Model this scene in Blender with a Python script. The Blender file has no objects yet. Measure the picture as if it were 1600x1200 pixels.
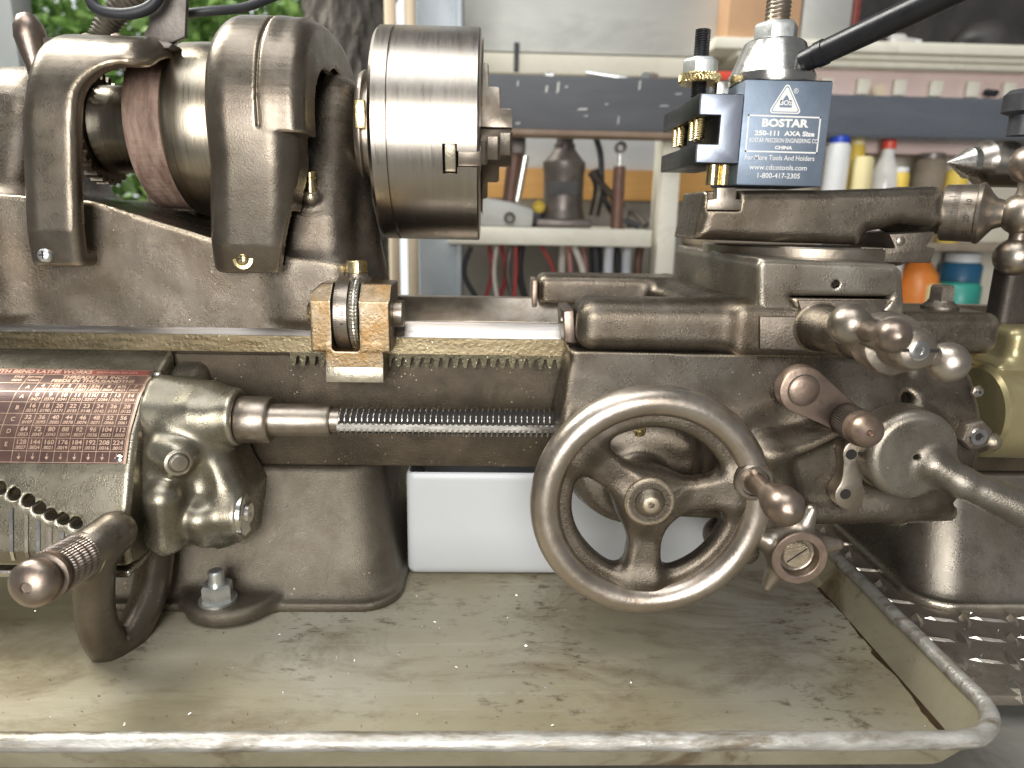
import bpy, bmesh, math, random
import numpy as np
from mathutils import Vector, Matrix
random.seed(7); rng = np.random.default_rng(7)
SC = bpy.context.scene; COL = SC.collection
MM = 0.001
# ------------------------------------------------------------------ camera
F = 1090.0
TH, PI_, RO = [math.radians(a) for a in (1.8, 13.5, 1.15)]
CAM = np.array([0.0, -470.0, -48.0])                     # mm, spindle axis is Y=0 Z=0
fw = np.array([math.sin(TH)*math.cos(PI_), math.cos(TH)*math.cos(PI_), -math.sin(PI_)])
_r = np.array([math.cos(TH), -math.sin(TH), 0]); _u = np.cross(_r, fw)
rt = _r*math.cos(RO)+_u*math.sin(RO); up = _u*math.cos(RO)-_r*math.sin(RO)
cd = bpy.data.cameras.new('camera'); cam = bpy.data.objects.new('camera', cd); COL.objects.link(cam)
cam.matrix_world = Matrix(((rt[0], up[0], -fw[0], CAM[0]*MM), (rt[1], up[1], -fw[1], CAM[1]*MM), (rt[2], up[2], -fw[2], CAM[2]*MM), (0, 0, 0, 1)))
cd.sensor_width = 36; cd.lens = 36*F/1600; cd.clip_start = 0.01; cd.clip_end = 100
cd.dof.use_dof = True; cd.dof.focus_distance = 0.365; cd.dof.aperture_fstop = 8.5
SC.camera = cam
# ------------------------------------------------------------------ light
wd = bpy.data.worlds.new('World'); SC.world = wd; wd.use_nodes = True
wd.node_tree.nodes['Background'].inputs[0].default_value = (0.95, 0.97, 1.0, 1)
wd.node_tree.nodes['Background'].inputs[1].default_value = 0.15
def lamp(name, loc, tgt, sx, sy, power, col):
    l = bpy.data.lights.new(name, 'AREA'); l.shape = 'RECTANGLE'; l.size = sx; l.size_y = sy; l.energy = power; l.color = col
    o = bpy.data.objects.new(name, l); COL.objects.link(o); o.location = loc
    o.rotation_euler = (Vector(tgt)-Vector(loc)).to_track_quat('-Z', 'Y').to_euler()
    return o
lamp('garage_doorway_daylight', (-0.25, -2.3, 0.30), (0, 0, -0.05), 1.2, 1.35, 62, (1.0, 0.985, 0.965))
lamp('overhead_fill', (-0.3, -0.7, 2.0), (0, -0.1, -0.2), 1.5, 1.2, 27, (0.95, 0.97, 1.0))  # added overhead fill lamp that brightens the tray; stands for no real opening
lamp('garden_daylight', (-2.6, 1.1, 3.0), (-0.9, 2.6, 0.5), 2.0, 2.0, 330, (1.0, 0.98, 0.9))
SC.view_settings.view_transform = 'Standard'; SC.view_settings.look = 'None'
SC.view_settings.exposure = 0.0; SC.view_settings.gamma = 1.0; SC.view_settings.use_curve_mapping = False
# ------------------------------------------------------------------ helpers: pixel measurements of the photo -> mm
def ray(x, y): return fw+rt*((x-800)/F)-up*((y-600)/F)
def W(x, y, Y): d = ray(x, y); return CAM+d*((Y-CAM[1])/d[1])
def WZ(x, y, Z): d = ray(x, y); return CAM+d*((Z-CAM[2])/d[2])
def WX(x, y, X): d = ray(x, y); return CAM+d*((X-CAM[0])/d[0])
def PXZ(pts, Y): return [(W(x, y, Y)[0], W(x, y, Y)[2]) for x, y in pts]
WL = {}
def empty(name, loc, label, cat, group=None):
    o = bpy.data.objects.new(name, None); COL.objects.link(o); o.location = Vector(loc)*MM; o.empty_display_size = .01
    WL[o.name] = np.array(loc, float); tag(o, label, cat, group); return o
def tag(o, label=None, cat=None, group=None, kind=None):
    for k, v in (('label', label), ('category', cat), ('group', group), ('kind', kind)):
        if v: o[k] = v
    return o
def obj(name, vf, mat, parent=None, sharp=35, bevel=0, segs=2):
    v, f = vf; v = np.asarray(v, float)
    lo, hi = v.min(0), v.max(0); c = (lo+hi)/2; c[2] = lo[2] if parent is None else c[2]
    me = bpy.data.meshes.new(name)
    bm = bmesh.new(); bv = [bm.verts.new((p-c)*MM) for p in v]
    for q in f:
        try: bm.faces.new([bv[i] for i in q])
        except ValueError: pass
    bmesh.ops.recalc_face_normals(bm, faces=bm.faces)
    if bevel:
        es = [e for e in bm.edges if len(e.link_faces) == 2 and e.calc_face_angle(0) > math.radians(28)]
        bmesh.ops.bevel(bm, geom=es, offset=bevel*MM, segments=segs, profile=.5, affect='EDGES', clamp_overlap=True)
    bm.to_mesh(me); bm.free()
    return finish(name, me, c, mat, parent, sharp)
def finish(name, me, c, mat, parent, sharp):
    if sharp:
        me.polygons.foreach_set('use_smooth', [True]*len(me.polygons)); me.set_sharp_from_angle(angle=math.radians(sharp))
    me.materials.append(M[mat])
    o = bpy.data.objects.new(name, me); COL.objects.link(o)
    pw = np.zeros(3)
    if parent is not None: o.parent = parent; pw = WL[parent.name]
    o.location = Vector(c-pw)*MM; WL[o.name] = np.array(c, float)
    return o
def merge(*parts):
    V, Fc, n = [], [], 0
    for v, f in parts:
        v = np.asarray(v, float); V.append(v); Fc += [tuple(i+n for i in q) for q in f]; n += len(v)
    return np.vstack(V), Fc
def box(x0, x1, y0, y1, z0, z1):
    v = [(x, y, z) for x in (x0, x1) for y in (y0, y1) for z in (z0, z1)]
    return v, [(0, 1, 3, 2), (4, 6, 7, 5), (0, 4, 5, 1), (2, 3, 7, 6), (0, 2, 6, 4), (1, 5, 7, 3)]
def prism(poly, axis, a0, a1):
    n = len(poly); put = {'x': lambda p, a: (a, p[0], p[1]), 'y': lambda p, a: (p[0], a, p[1]), 'z': lambda p, a: (p[0], p[1], a)}[axis]
    v = [put(p, a0) for p in poly]+[put(p, a1) for p in poly]
    return v, [tuple(range(n)), tuple(range(2*n-1, n-1, -1))]+[(i, (i+1) % n, n+(i+1) % n, n+i) for i in range(n)]
def frame(axis):
    a = np.array(axis, float); a /= np.linalg.norm(a)
    h = np.array([0, 0, 1.]) if abs(a[2]) < .9 else np.array([1., 0, 0])
    b = np.cross(a, h); b /= np.linalg.norm(b); return a, b, np.cross(a, b)
def revolve(prof, org, axis, n=48, mod=None, ph=0):
    a, b, c = frame(axis); org = np.array(org, float); V, Fc = [], []
    for t, r in prof:
        for k in range(n):
            q = 2*math.pi*k/n+ph; rr = r+(mod(t, q) if mod else 0)
            V.append(org+a*t+(b*math.cos(q)+c*math.sin(q))*rr)
    for i in range(len(prof)-1):
        for k in range(n):
            Fc.append((i*n+k, i*n+(k+1) % n, (i+1)*n+(k+1) % n, (i+1)*n+k))
    if prof[0] == prof[-1]: return V, Fc
    if prof[0][1] > 1e-6: Fc.append(tuple(range(n)))
    m = (len(prof)-1)*n
    if prof[-1][1] > 1e-6: Fc.append(tuple(range(m, m+n)))
    return V, Fc
def rings(prof, org, axis, n=48): return revolve([(t, max(r, .02)) for t, r in prof], org, axis, n)
def hexa(org, axis, r, h, ph=0): return revolve([(0, r), (h*.82, r), (h, r*.88)], org, axis, 6, ph=ph)
def tube(pts, rad, n=12, cap=True):
    pts = [np.array(p, float) for p in pts]; V, Fc = [], []; b = None
    for i, p in enumerate(pts):
        t = pts[min(i+1, len(pts)-1)]-pts[max(i-1, 0)]; t /= np.linalg.norm(t)
        if b is None: _, b, c = frame(t)
        b = b-t*np.dot(b, t); b /= np.linalg.norm(b); c = np.cross(t, b)
        r = rad[i] if hasattr(rad, '__len__') else rad
        for k in range(n):
            q = 2*math.pi*k/n; V.append(p+(b*math.cos(q)+c*math.sin(q))*r)
    for i in range(len(pts)-1):
        for k in range(n): Fc.append((i*n+k, i*n+(k+1) % n, (i+1)*n+(k+1) % n, (i+1)*n+k))
    if cap: Fc += [tuple(range(n)), tuple(range((len(pts)-1)*n, len(pts)*n))]
    return V, Fc
def spline(pts, k=6, closed=False):
    P = [np.array(p, float) for p in pts]; n = len(P); out = []
    for i in range(n if closed else n-1):
        g = (lambda j: P[j % n]) if closed else (lambda j: P[min(max(j, 0), n-1)])
        p0, p1, p2, p3 = g(i-1), g(i), g(i+1), g(i+2)
        for s in range(k):
            t = s/k; out.append(.5*(2*p1+(p2-p0)*t+(2*p0-5*p1+4*p2-p3)*t*t+(3*p1-p0-3*p2+p3)*t**3))
    if not closed: out.append(P[-1])
    return out
def circ(cx, cy, r, n=24, a0=0, a1=2*math.pi): return [(cx+r*math.cos(a0+(a1-a0)*i/n), cy+r*math.sin(a0+(a1-a0)*i/n)) for i in range(n)]
def egg(c, axis, prof, n=32): return rings(prof, c, axis, n)
# ---- signed distance castings
def sm(a, b, k): h = np.clip(.5+.5*(b-a)/k, 0, 1); return b+(a-b)*h-k*h*(1-h)
def sx(a, b, k): return -sm(-a, -b, k)
def un(k, *ds):
    d = ds[0]
    for e in ds[1:]: d = sm(d, e, k)
    return d
def ln(*a): return np.sqrt(sum(q*q for q in a))
def rbox(X, Y, Z, lo, hi, r):
    q = [np.abs(A-(l+h)/2)-((h-l)/2-r) for A, l, h in zip((X, Y, Z), lo, hi)]
    return ln(*[np.maximum(e, 0) for e in q])+np.minimum(np.maximum(np.maximum(q[0], q[1]), q[2]), 0)-r
def ext(d2, t, t0, t1, r):
    a = d2+r; b = np.abs(t-(t0+t1)/2)-((t1-t0)/2-r)
    return ln(np.maximum(a, 0), np.maximum(b, 0))+np.minimum(np.maximum(a, b), 0)-r
def poly(A, B, pts):
    d = np.full(np.broadcast(A, B).shape, 1e9); s = np.ones(d.shape); n = len(pts)
    for i in range(n):
        (ax, ay), (bx, by) = pts[i], pts[i-1]
        ex, ey = bx-ax, by-ay; wx, wy = A-ax, B-ay
        t = np.clip((wx*ex+wy*ey)/(ex*ex+ey*ey+1e-12), 0, 1); d = np.minimum(d, (wx-ex*t)**2+(wy-ey*t)**2)
        c1, c2, c3 = B >= ay, B < by, ex*wy > ey*wx
        s = np.where((c1 & c2 & c3) | (~c1 & ~c2 & ~c3), -s, s)
    return s*np.sqrt(d)
def cap(X, Y, Z, a, b, ra, rb):
    a, b = np.array(a, float), np.array(b, float); e = b-a
    t = np.clip(((X-a[0])*e[0]+(Y-a[1])*e[1]+(Z-a[2])*e[2])/(e@e), 0, 1)
    return ln(X-a[0]-e[0]*t, Y-a[1]-e[1]*t, Z-a[2]-e[2]*t)-(ra+(rb-ra)*t)
def wob(X, Y, Z, s=.22): return s*(np.sin(X*.13+1.3*np.sin(Z*.07))*np.sin(Z*.11+.7)+np.sin(Y*.17+X*.05))
def casting(name, fn, lo, hi, h, mat, parent=None, sharp=0):
    ax = [np.arange(l, u+h, h) for l, u in zip(lo, hi)]
    X, Y, Z = ax[0][:, None, None], ax[1][None, :, None], ax[2][None, None, :]
    v = np.array(np.broadcast_to(fn(X, Y, Z), [len(a) for a in ax]), dtype=np.float32)
    s = v < 0; n0, n1, n2 = s.shape
    cnt = sum(s[i:n0-1+i, j:n1-1+j, k:n2-1+k].astype(np.int8) for i in (0, 1) for j in (0, 1) for k in (0, 1))
    act = (cnt > 0) & (cnt < 8); I, J, K = np.nonzero(act)
    idx = np.full(act.shape, -1, np.int64); idx[I, J, K] = np.arange(len(I))
    cv = {(i, j, k): v[I+i, J+j, K+k] for i in (0, 1) for j in (0, 1) for k in (0, 1)}
    acc = np.zeros((len(I), 3)); num = np.zeros(len(I))
    for a in cv:
        for d in range(3):
            if a[d] == 0:
                b = list(a); b[d] = 1; va, vb = cv[a], cv[tuple(b)]
                m = (va < 0) != (vb < 0); t = np.where(m, va/np.where(va == vb, 1, va-vb), 0)
                for e in range(3): acc[:, e] += np.where(m, a[e]+(t if e == d else 0), 0)
                num += m
    P = (acc/num[:, None]+np.stack([I, J, K], 1))*h+np.array(lo)
    Q = []
    for d in range(3):
        sl0 = [slice(None)]*3; sl1 = [slice(None)]*3; sl0[d] = slice(0, -1); sl1[d] = slice(1, None)
        ch = s[tuple(sl0)] != s[tuple(sl1)]; G = list(np.nonzero(ch)); e1, e2 = [e for e in range(3) if e != d]
        ok = (G[e1] > 0) & (G[e2] > 0) & (G[e1] < s.shape[e1]-1) & (G[e2] < s.shape[e2]-1); G = [g[ok] for g in G]
        def at(o1, o2):
            g = list(G); g[e1] = g[e1]+o1; g[e2] = g[e2]+o2; return idx[tuple(g)]
        q = np.stack([at(-1, -1), at(0, -1), at(0, 0), at(-1, 0)], 1)
        flip = s[tuple(G)] ^ (d == 1); q[~flip] = q[~flip][:, ::-1]; Q.append(q)
    Q = np.vstack(Q); Q = Q[(Q >= 0).all(1)]
    l0, h0 = P.min(0), P.max(0); c = (l0+h0)/2; c[2] = l0[2] if parent is None else c[2]
    me = bpy.data.meshes.new(name); me.vertices.add(len(P)); me.vertices.foreach_set('co', ((P-c)*MM).ravel())
    me.loops.add(Q.size); me.loops.foreach_set('vertex_index', Q.ravel())
    me.polygons.add(len(Q)); me.polygons.foreach_set('loop_start', np.arange(0, Q.size, 4)); me.update(calc_edges=True); me.validate()
    me.polygons.foreach_set('use_smooth', [True]*len(Q))
    return finish(name, me, c, mat, parent, sharp)
def cut(o, vf):
    c = obj('cutter_tmp', vf, next(iter(M)), None, 0); bpy.context.view_layer.update()
    m = o.modifiers.new('b', 'BOOLEAN'); m.object = c; m.operation = 'DIFFERENCE'; m.solver = 'EXACT'
    bpy.context.view_layer.update(); dg = bpy.context.evaluated_depsgraph_get()
    me = bpy.data.meshes.new_from_object(o.evaluated_get(dg)); o.modifiers.clear(); mats = o.data.materials[0]
    o.data = me; me.materials.clear(); me.materials.append(mats)
    me.polygons.foreach_set('use_smooth', [True]*len(me.polygons)); me.set_sharp_from_angle(angle=math.radians(35))
    bpy.data.objects.remove(c)
def glyphs(s, size, bold=0.0, align='CENTER'):
    cu = bpy.data.curves.new('t', 'FONT'); cu.body = s; cu.size = size*MM; cu.align_x = align; cu.align_y = 'CENTER'; cu.offset = bold*MM
    cu.resolution_u = 3; cu.fill_mode = 'FRONT'; ob = bpy.data.objects.new('t', cu); me = bpy.data.meshes.new_from_object(ob)
    v = [(p.co.x/MM, p.co.y/MM) for p in me.vertices]; f = [tuple(p.vertices) for p in me.polygons]
    bpy.data.objects.remove(ob); bpy.data.curves.remove(cu); bpy.data.meshes.remove(me); return v, f
def place(gl, fn): return [fn(x, y) for x, y in gl[0]], gl[1]
# ------------------------------------------------------------------ materials
M = {}
def nd(nt, t, **kw):
    n = nt.nodes.new(t)
    for k, v in kw.items():
        if k in n.inputs: n.inputs[k].default_value = v
        else: setattr(n, k, v)
    return n
def ramp(nt, src, p0, p1, c0=(0, 0, 0, 1), c1=(1, 1, 1, 1)):
    r = nd(nt, 'ShaderNodeValToRGB'); e = r.color_ramp.elements; e[0].position, e[1].position = p0, p1; e[0].color, e[1].color = c0, c1
    nt.links.new(src, r.inputs[0]); return r.outputs[0]
def mixc(nt, f, a, b, mode='MIX'):
    m = nd(nt, 'ShaderNodeMix', data_type='RGBA', blend_type=mode)
    for s, i in ((f, 0), (a, 6), (b, 7)):
        if hasattr(s, 'is_linked'): nt.links.new(s, m.inputs[i])
        elif i == 0: m.inputs[0].default_value = s
        else: m.inputs[i].default_value = (*s, 1)
    return m.outputs[2]
def noise(nt, co, scale, det=4, rough=.6, dist=0.0, stretch=None):
    if stretch:
        mp = nd(nt, 'ShaderNodeMapping'); mp.inputs['Scale'].default_value = stretch; nt.links.new(co, mp.inputs[0]); co = mp.outputs[0]
    n = nd(nt, 'ShaderNodeTexNoise', Scale=scale, Detail=det, Roughness=rough, Distortion=dist); nt.links.new(co, n.inputs[0]); return n.outputs[0]
def mat(name, c1, c2=None, metal=0.0, rough=.5, rvar=.15, ns=30, bump=0.0, bs=700, wear=None, wp=(.53, .6), fleck=0.0, fc=(.75, .7, .6),
        stretch=None, bstretch=None, grime=None, gp=(.55, .75), gs=14, coat=0.0, emit=None, trans=0.0, spec=.5, lump=0):
    m = bpy.data.materials.new(name); m.use_nodes = True; nt = m.node_tree; b = nt.nodes['Principled BSDF']; M[name] = m
    co = nd(nt, 'ShaderNodeTexCoord').outputs['Object']; L = nt.links.new
    n1 = noise(nt, co, ns, 6, .65, .4, stretch)
    col = mixc(nt, ramp(nt, n1, .35, .68), c1, c2 or c1)
    if grime:
        g = ramp(nt, noise(nt, co, gs, 8, .7, .6, stretch), *gp); col = mixc(nt, g, col, grime)
    if wear:
        pt = nd(nt, 'ShaderNodeNewGeometry').outputs['Pointiness']; w = ramp(nt, pt, *wp)
        col = mixc(nt, mixc(nt, .6, w, n1, 'MULTIPLY'), col, wear)
    r = nd(nt, 'ShaderNodeMapRange'); L(noise(nt, co, ns*3.1, 5, .7, 0, stretch), r.inputs[0]); r.inputs[1].default_value = .3; r.inputs[2].default_value = .7
    r.inputs[3].default_value = max(.05, rough-rvar); r.inputs[4].default_value = rough+rvar; ro = r.outputs[0]
    if fleck:
        v = nd(nt, 'ShaderNodeTexVoronoi', Scale=300.0); L(co, v.inputs[0])
        k = ramp(nt, v.outputs['Distance'], .0, .2, (1, 1, 1, 1), (0, 0, 0, 1)); k = ramp(nt, k, .3, .55)
        msk = ramp(nt, noise(nt, co, 60, 4, .7), .62-.2*fleck, .72-.2*fleck)
        col = mixc(nt, mixc(nt, 1.0, k, msk, 'MULTIPLY'), col, fc)
    L(col, b.inputs['Base Color']); L(ro, b.inputs['Roughness']); b.inputs['Metallic'].default_value = metal
    b.inputs['Specular IOR Level'].default_value = spec
    if coat: b.inputs['Coat Weight'].default_value = coat; b.inputs['Coat Roughness'].default_value = .25
    if trans: b.inputs['Transmission Weight'].default_value = trans
    if bump:
        bp = nd(nt, 'ShaderNodeBump', Strength=bump, Distance=.0006); hsrc = noise(nt, co, bs, 4, .65, 0, bstretch)
        if lump:
            ad = nd(nt, 'ShaderNodeMath', operation='MULTIPLY_ADD'); L(noise(nt, co, 260, 2, .5), ad.inputs[0]); ad.inputs[1].default_value = lump; L(hsrc, ad.inputs[2]); hsrc = ad.outputs[0]
        L(hsrc, bp.inputs['Height']); L(bp.outputs[0], b.inputs['Normal'])
    if emit: b.inputs['Emission Color'].default_value = (*emit[0], 1); b.inputs['Emission Strength'].default_value = emit[1]
    return m
mat('cast_iron', (.10, .078, .055), (.21, .182, .147), .82, .28, .10, 22, .45, 1250, lump=.22, wear=(.62, .52, .38), wp=(.509, .54), fleck=.25, grime=(.07, .054, .037), gp=(.42, .82))
mat('cast_guard', (.15, .124, .094), (.215, .186, .15), .8, .31, .07, 30, .18, 1100, (.6, .5, .36), (.509, .54), .18, grime=(.13, .10, .075), gp=(.5, .75))
mat('cast_grey', (.18, .154, .12), (.30, .272, .23), .82, .30, .09, 22, .4, 1100, (.7, .62, .5), (.509, .54), .25, grime=(.17, .14, .10))
mat('cast_green', (.22, .198, .15), (.345, .315, .245), .8, .28, .09, 25, .25, 1100, (.72, .66, .52), (.509, .54), .2, grime=(.13, .105, .07), gp=(.42, .85))
mat('bed_iron', (.05, .037, .023), (.105, .08, .052), .5, .40, .12, 40, .9, 1000, None, fleck=.55, fc=(.7, .6, .42))
mat('leg_iron', (.115, .096, .07), (.185, .16, .123), .7, .35, .10, 35, .7, 1300, None, fleck=.3, fc=(.7, .6, .45))
mat('cast_plate', (.17, .138, .108), (.27, .235, .195), .82, .40, .10, 35, .5, 700, grime=(.12, .095, .068), gp=(.45, .8), gs=30)
mat('bar_steel', (.10, .088, .076), (.15, .132, .115), .6, .45, .08, 40, .2, 600)
mat('dark_iron', (.045, .038, .032), (.09, .075, .06), .6, .5, .1, 30, .5, 500)
mat('steel', (.58, .55, .50), (.70, .67, .61), 1, .28, .06, 30, .10, 260, stretch=(1, 8, 8), bstretch=(14, .6, .6))
mat('chuck_steel', (.40, .36, .31), (.44, .40, .35), 1, .31, .05, 18, .10, 240, stretch=(10, .6, .6), bstretch=(12, .5, .5), grime=(.36, .31, .25), gp=(.5, .9), gs=10)
mat('pulley_steel', (.36, .315, .24), (.46, .41, .33), 1, .30, .05, 18, .12, 240, stretch=(10, .6, .6), bstretch=(12, .5, .5), grime=(.26, .20, .13), gp=(.5, .8), gs=8)
mat('bright_steel', (.75, .73, .68), (.85, .83, .78), 1, .22, .06, 60, .1, 500)
mat('way_steel', (.42, .38, .34), (.58, .545, .50), 1, .34, .07, 40, .2, 240, stretch=(.15, 6, 6), bstretch=(.1, 8, 8))
mat('oily_way', (.13, .10, .055), (.27, .22, .135), .9, .30, .1, 30, .4, 400, None, stretch=(.4, 3, 3), grime=(.16, .11, .055), fleck=.6)
mat('oily_brass', (.20, .145, .08), (.31, .265, .20), .88, .33, .1, 60, .35, 500, (.8, .75, .6), (.52, .58), grime=(.22, .13, .05), gp=(.40, .62), gs=34)
mat('oily_rack', (.055, .047, .028), (.13, .112, .068), .75, .34, .1, 60, .8, 600, None, fleck=.8, fc=(.8, .75, .5))
mat('worn_steel', (.28, .235, .185), (.43, .38, .32), .92, .35, .08, 30, .22, 380, grime=(.30, .21, .14), gp=(.52, .75), gs=18)
mat('rim_steel', (.41, .345, .28), (.58, .52, .45), .95, .34, .08, 24, .25, 420, grime=(.38, .24, .14), gp=(.55, .8), gs=22)
mat('brown_steel', (.235, .18, .14), (.345, .285, .235), .9, .36, .08, 40, .15, 500, grime=(.22, .14, .10), gp=(.5, .8))
mat('copper_patina', (.29, .21, .16), (.385, .30, .24), .85, .40, .08, 40, .25, 500, grime=(.22, .15, .15), gp=(.5, .75), gs=30)
mat('brass', (.75, .58, .26), (.85, .72, .42), 1, .25, .08, 60, .1, 500)
mat('zinc', (.66, .68, .66), (.78, .80, .76), .9, .32, .06, 90, .1, 800)
mat('black_oxide', (.018, .018, .020), (.035, .035, .038), .5, .34, .06, 40, .12, 700)
mat('post_blue', (.185, .23, .295), (.245, .295, .36), .55, .46, .06, 22, .10, 500, grime=(.16, .17, .19), gp=(.58, .8), gs=26)
mat('post_side', (.30, .33, .40), (.36, .39, .46), .75, .38, .05, 30, .1, 500)
mat('silver_print', (.78, .77, .74), None, .3, .45, .03)
mat('engraving', (.06, .045, .035), None, .2, .6, .05)
mat('hole_dark', (.012, .010, .009), (.02, .016, .013), 0, .8, .1)
mat('plate_red', (.075, .04, .033), (.13, .073, .057), .45, .40, .08, 40, .2, 600, grime=(.22, .135, .09), gp=(.5, .8), gs=34)
mat('plate_copper', (.70, .47, .34), (.80, .58, .44), .8, .36, .08, 60)
mat('plate_band', (.20, .05, .04), (.30, .08, .06), .3, .45, .08, 60)
mat('leather', (.15, .088, .064), (.36, .25, .19), 0, .72, .08, 150, .9, 260, stretch=(1.4, .3, .3), bstretch=(.5, 1.5, 1.5))
mat('knurl', (.33, .27, .23), (.45, .38, .33), .9, .36, .06, 60)
mat('steel_knurl', (.62, .58, .5), (.72, .68, .6), 1, .3, .06, 60)
mat('white_plastic', (.50, .515, .52), (.54, .55, .555), 0, .38, .05, 6, .03, 100, grime=(.43, .42, .39), gp=(.6, .85), gs=16)
mat('grease', (.03, .017, .008), (.06, .035, .015), 0, .35, .1, 60, .5, 400)
mat('dark_void', (.02, .02, .02), None, 0, .9, .02)
# drip tray: stained galvanised sheet
def tray_mat():
    m = bpy.data.materials.new('tray'); m.use_nodes = True; nt = m.node_tree; b = nt.nodes['Principled BSDF']; M['tray'] = m; L = nt.links.new
    co = nd(nt, 'ShaderNodeTexCoord').outputs['Object']
    col = mixc(nt, ramp(nt, noise(nt, co, 9, 6, .6, .8, (.6, 1.3, 1)), .35, .7), (.285, .245, .155), (.39, .345, .235))
    col = mixc(nt, ramp(nt, noise(nt, co, 5, 4, .5), .5, .75), col, (.44, .42, .36))
    st = mixc(nt, 1.0, ramp(nt, noise(nt, co, 120, 9, .75, .3, (.65, 1.3, 1)), .53, .62), ramp(nt, noise(nt, co, 9, 3, .55), .50, .60), 'MULTIPLY')
    col = mixc(nt, mixc(nt, .85, (0, 0, 0), st), col, (.095, .058, .026))
    col = mixc(nt, mixc(nt, .7, (0, 0, 0), ramp(nt, noise(nt, co, 16, 10, .74, .6, (.6, 1.4, 1)), .50, .66)), col, (.14, .10, .048))
    sp = ramp(nt, noise(nt, co, 130, 3, .6, .4, (.5, 1.4, 1)), .70, .76); col = mixc(nt, mixc(nt, .8, (0, 0, 0), sp), col, (.07, .045, .02))
    sc = ramp(nt, noise(nt, co, 60, 4, .7, 0, (.05, 2.5, 1)), .60, .70); col = mixc(nt, mixc(nt, .25, (0, 0, 0), sc), col, (.55, .52, .45))
    L(col, b.inputs['Base Color']); b.inputs['Metallic'].default_value = .12
    r = nd(nt, 'ShaderNodeMapRange'); L(noise(nt, co, 20, 5, .7), r.inputs[0]); r.inputs[3].default_value = .32; r.inputs[4].default_value = .62; L(r.outputs[0], b.inputs['Roughness'])
    bp = nd(nt, 'ShaderNodeBump', Strength=.35, Distance=.0006); L(noise(nt, co, 160, 5, .7, 0, (.4, 1.4, 1)), bp.inputs['Height']); L(bp.outputs[0], b.inputs['Normal'])
tray_mat()
mat('tray_rim', (.33, .31, .27), (.54, .525, .49), .5, .40, .14, 70, 1.0, 300, stretch=(.4, 1.6, 1.6), bstretch=(.3, 1.5, 1.5), grime=(.21, .175, .125), gp=(.50, .64), gs=75)
mat('tray_wall', (.26, .225, .145), (.37, .33, .235), .2, .40, .12, 16, .4, 300, grime=(.115, .075, .035), gp=(.55, .68), gs=20)
mat('tread', (.19, .16, .13), (.27, .235, .195), .6, .42, .1, 30, .5, 300, grime=(.08, .062, .045))
mat('tread_lug', (.42, .38, .32), (.62, .58, .52), .85, .34, .1, 60, .3, 500)
mat('bench', (.17, .165, .14), (.26, .25, .215), .1, .6, .1, 14, .4, 120, grime=(.10, .09, .07))
# background
mat('beam_paint', (.075, .078, .085), (.11, .114, .122), .1, .6, .08, 9, .1, 60, stretch=(.2, 1, 1), grime=(.11, .11, .115), gp=(.62, .8))
mat('tube_paint', (.15, .165, .19), (.20, .215, .24), .4, .28, .06, 9, .1, 60, stretch=(.2, 1, 1))
mat('beam_lip', (.20, .13, .085), (.27, .19, .13), 0, .6, .1, 20)
mat('panel_grey', (.42, .42, .39), (.52, .52, .48), .2, .5, .08, 2.2, .05, 30, stretch=(1, 1, 2.5), grime=(.27, .265, .245), gp=(.5, .8), gs=2)
mat('panel_cream', (.62, .58, .47), (.70, .66, .55), 0, .55, .05, 10)
mat('cream_paint', (.70, .67, .55), (.78, .75, .64), 0, .5, .05, 20, grime=(.55, .48, .36))
mat('white_paint', (.72, .73, .72), (.8, .8, .79), 0, .55, .05, 10)
mat('orange_wood', (.52, .27, .07), (.62, .34, .11), 0, .5, .08, 12, stretch=(.3, 1, 4))
mat('grey_wall', (.23, .21, .18), (.30, .28, .24), 0, .7, .05, 4)
mat('rusty_grey', (.13, .11, .10), (.24, .21, .19), .5, .42, .1, 14, .3, 90, grime=(.10, .07, .05))
mat('rust_tube', (.14, .075, .055), (.20, .11, .08), .3, .5, .1, 20)
mat('post_blue_grey', (.40, .45, .48), (.50, .55, .58), .2, .5, .05, 12, grime=(.34, .33, .32))
mat('dowel', (.72, .58, .40), (.80, .68, .50), 0, .6, .05, 20, stretch=(4, 4, .4))
mat('bark', (.055, .047, .038), (.15, .135, .115), 0, .85, .05, 26, 0, 60, stretch=(1, 1, .45))
mat('cardboard', (.50, .30, .165), (.56, .35, .20), 0, .75, .05, 10)
mat('pinkish', (.60, .46, .42), (.68, .54, .50), 0, .7, .05, 8)
mat('black_rubber', (.02, .021, .024), (.035, .036, .04), 0, .5, .08, 30)
mat('red_wire', (.42, .05, .05), None, 0, .5, .05); mat('pink_wire', (.55, .26, .24), None, 0, .5, .05); mat('white_wire', (.68, .64, .58), None, 0, .5, .05)
mat('clear_wrap', (.55, .57, .60), None, 0, .25, .05); mat('blue_cap', (.02, .07, .50), None, 0, .4, .05); mat('red_cap', (.62, .07, .04), None, 0, .4, .05)
mat('yellow_can', (.72, .50, .06), (.78, .58, .12), 0, .45, .05, 40); mat('pale_yellow', (.78, .68, .36), None, 0, .5, .05); mat('label_red', (.5, .10, .06), None, 0, .5, .05)
mat('orange_jug', (.70, .20, .03), (.74, .26, .05), 0, .4, .05); mat('teal_jug', (.03, .24, .19), None, 0, .4, .05); mat('blue_jug', (.03, .13, .24), None, 0, .4, .05)
mat('clear_bottle', (.62, .60, .55), (.72, .70, .66), 0, .15, .05, 30); mat('brown_clutter', (.20, .16, .115), (.30, .25, .18), 0, .7, .05, 20)
mat('dark_bag', (.022, .020, .020), (.05, .045, .042), 0, .5, .1, 12); mat('olive_paint', (.30, .255, .13), (.40, .345, .19), .6, .36, .08, 24, .2, 200, grime=(.2, .15, .06))
mat('door_frame', (.38, .40, .38), (.46, .48, .46), .1, .5, .05, 10)
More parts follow.
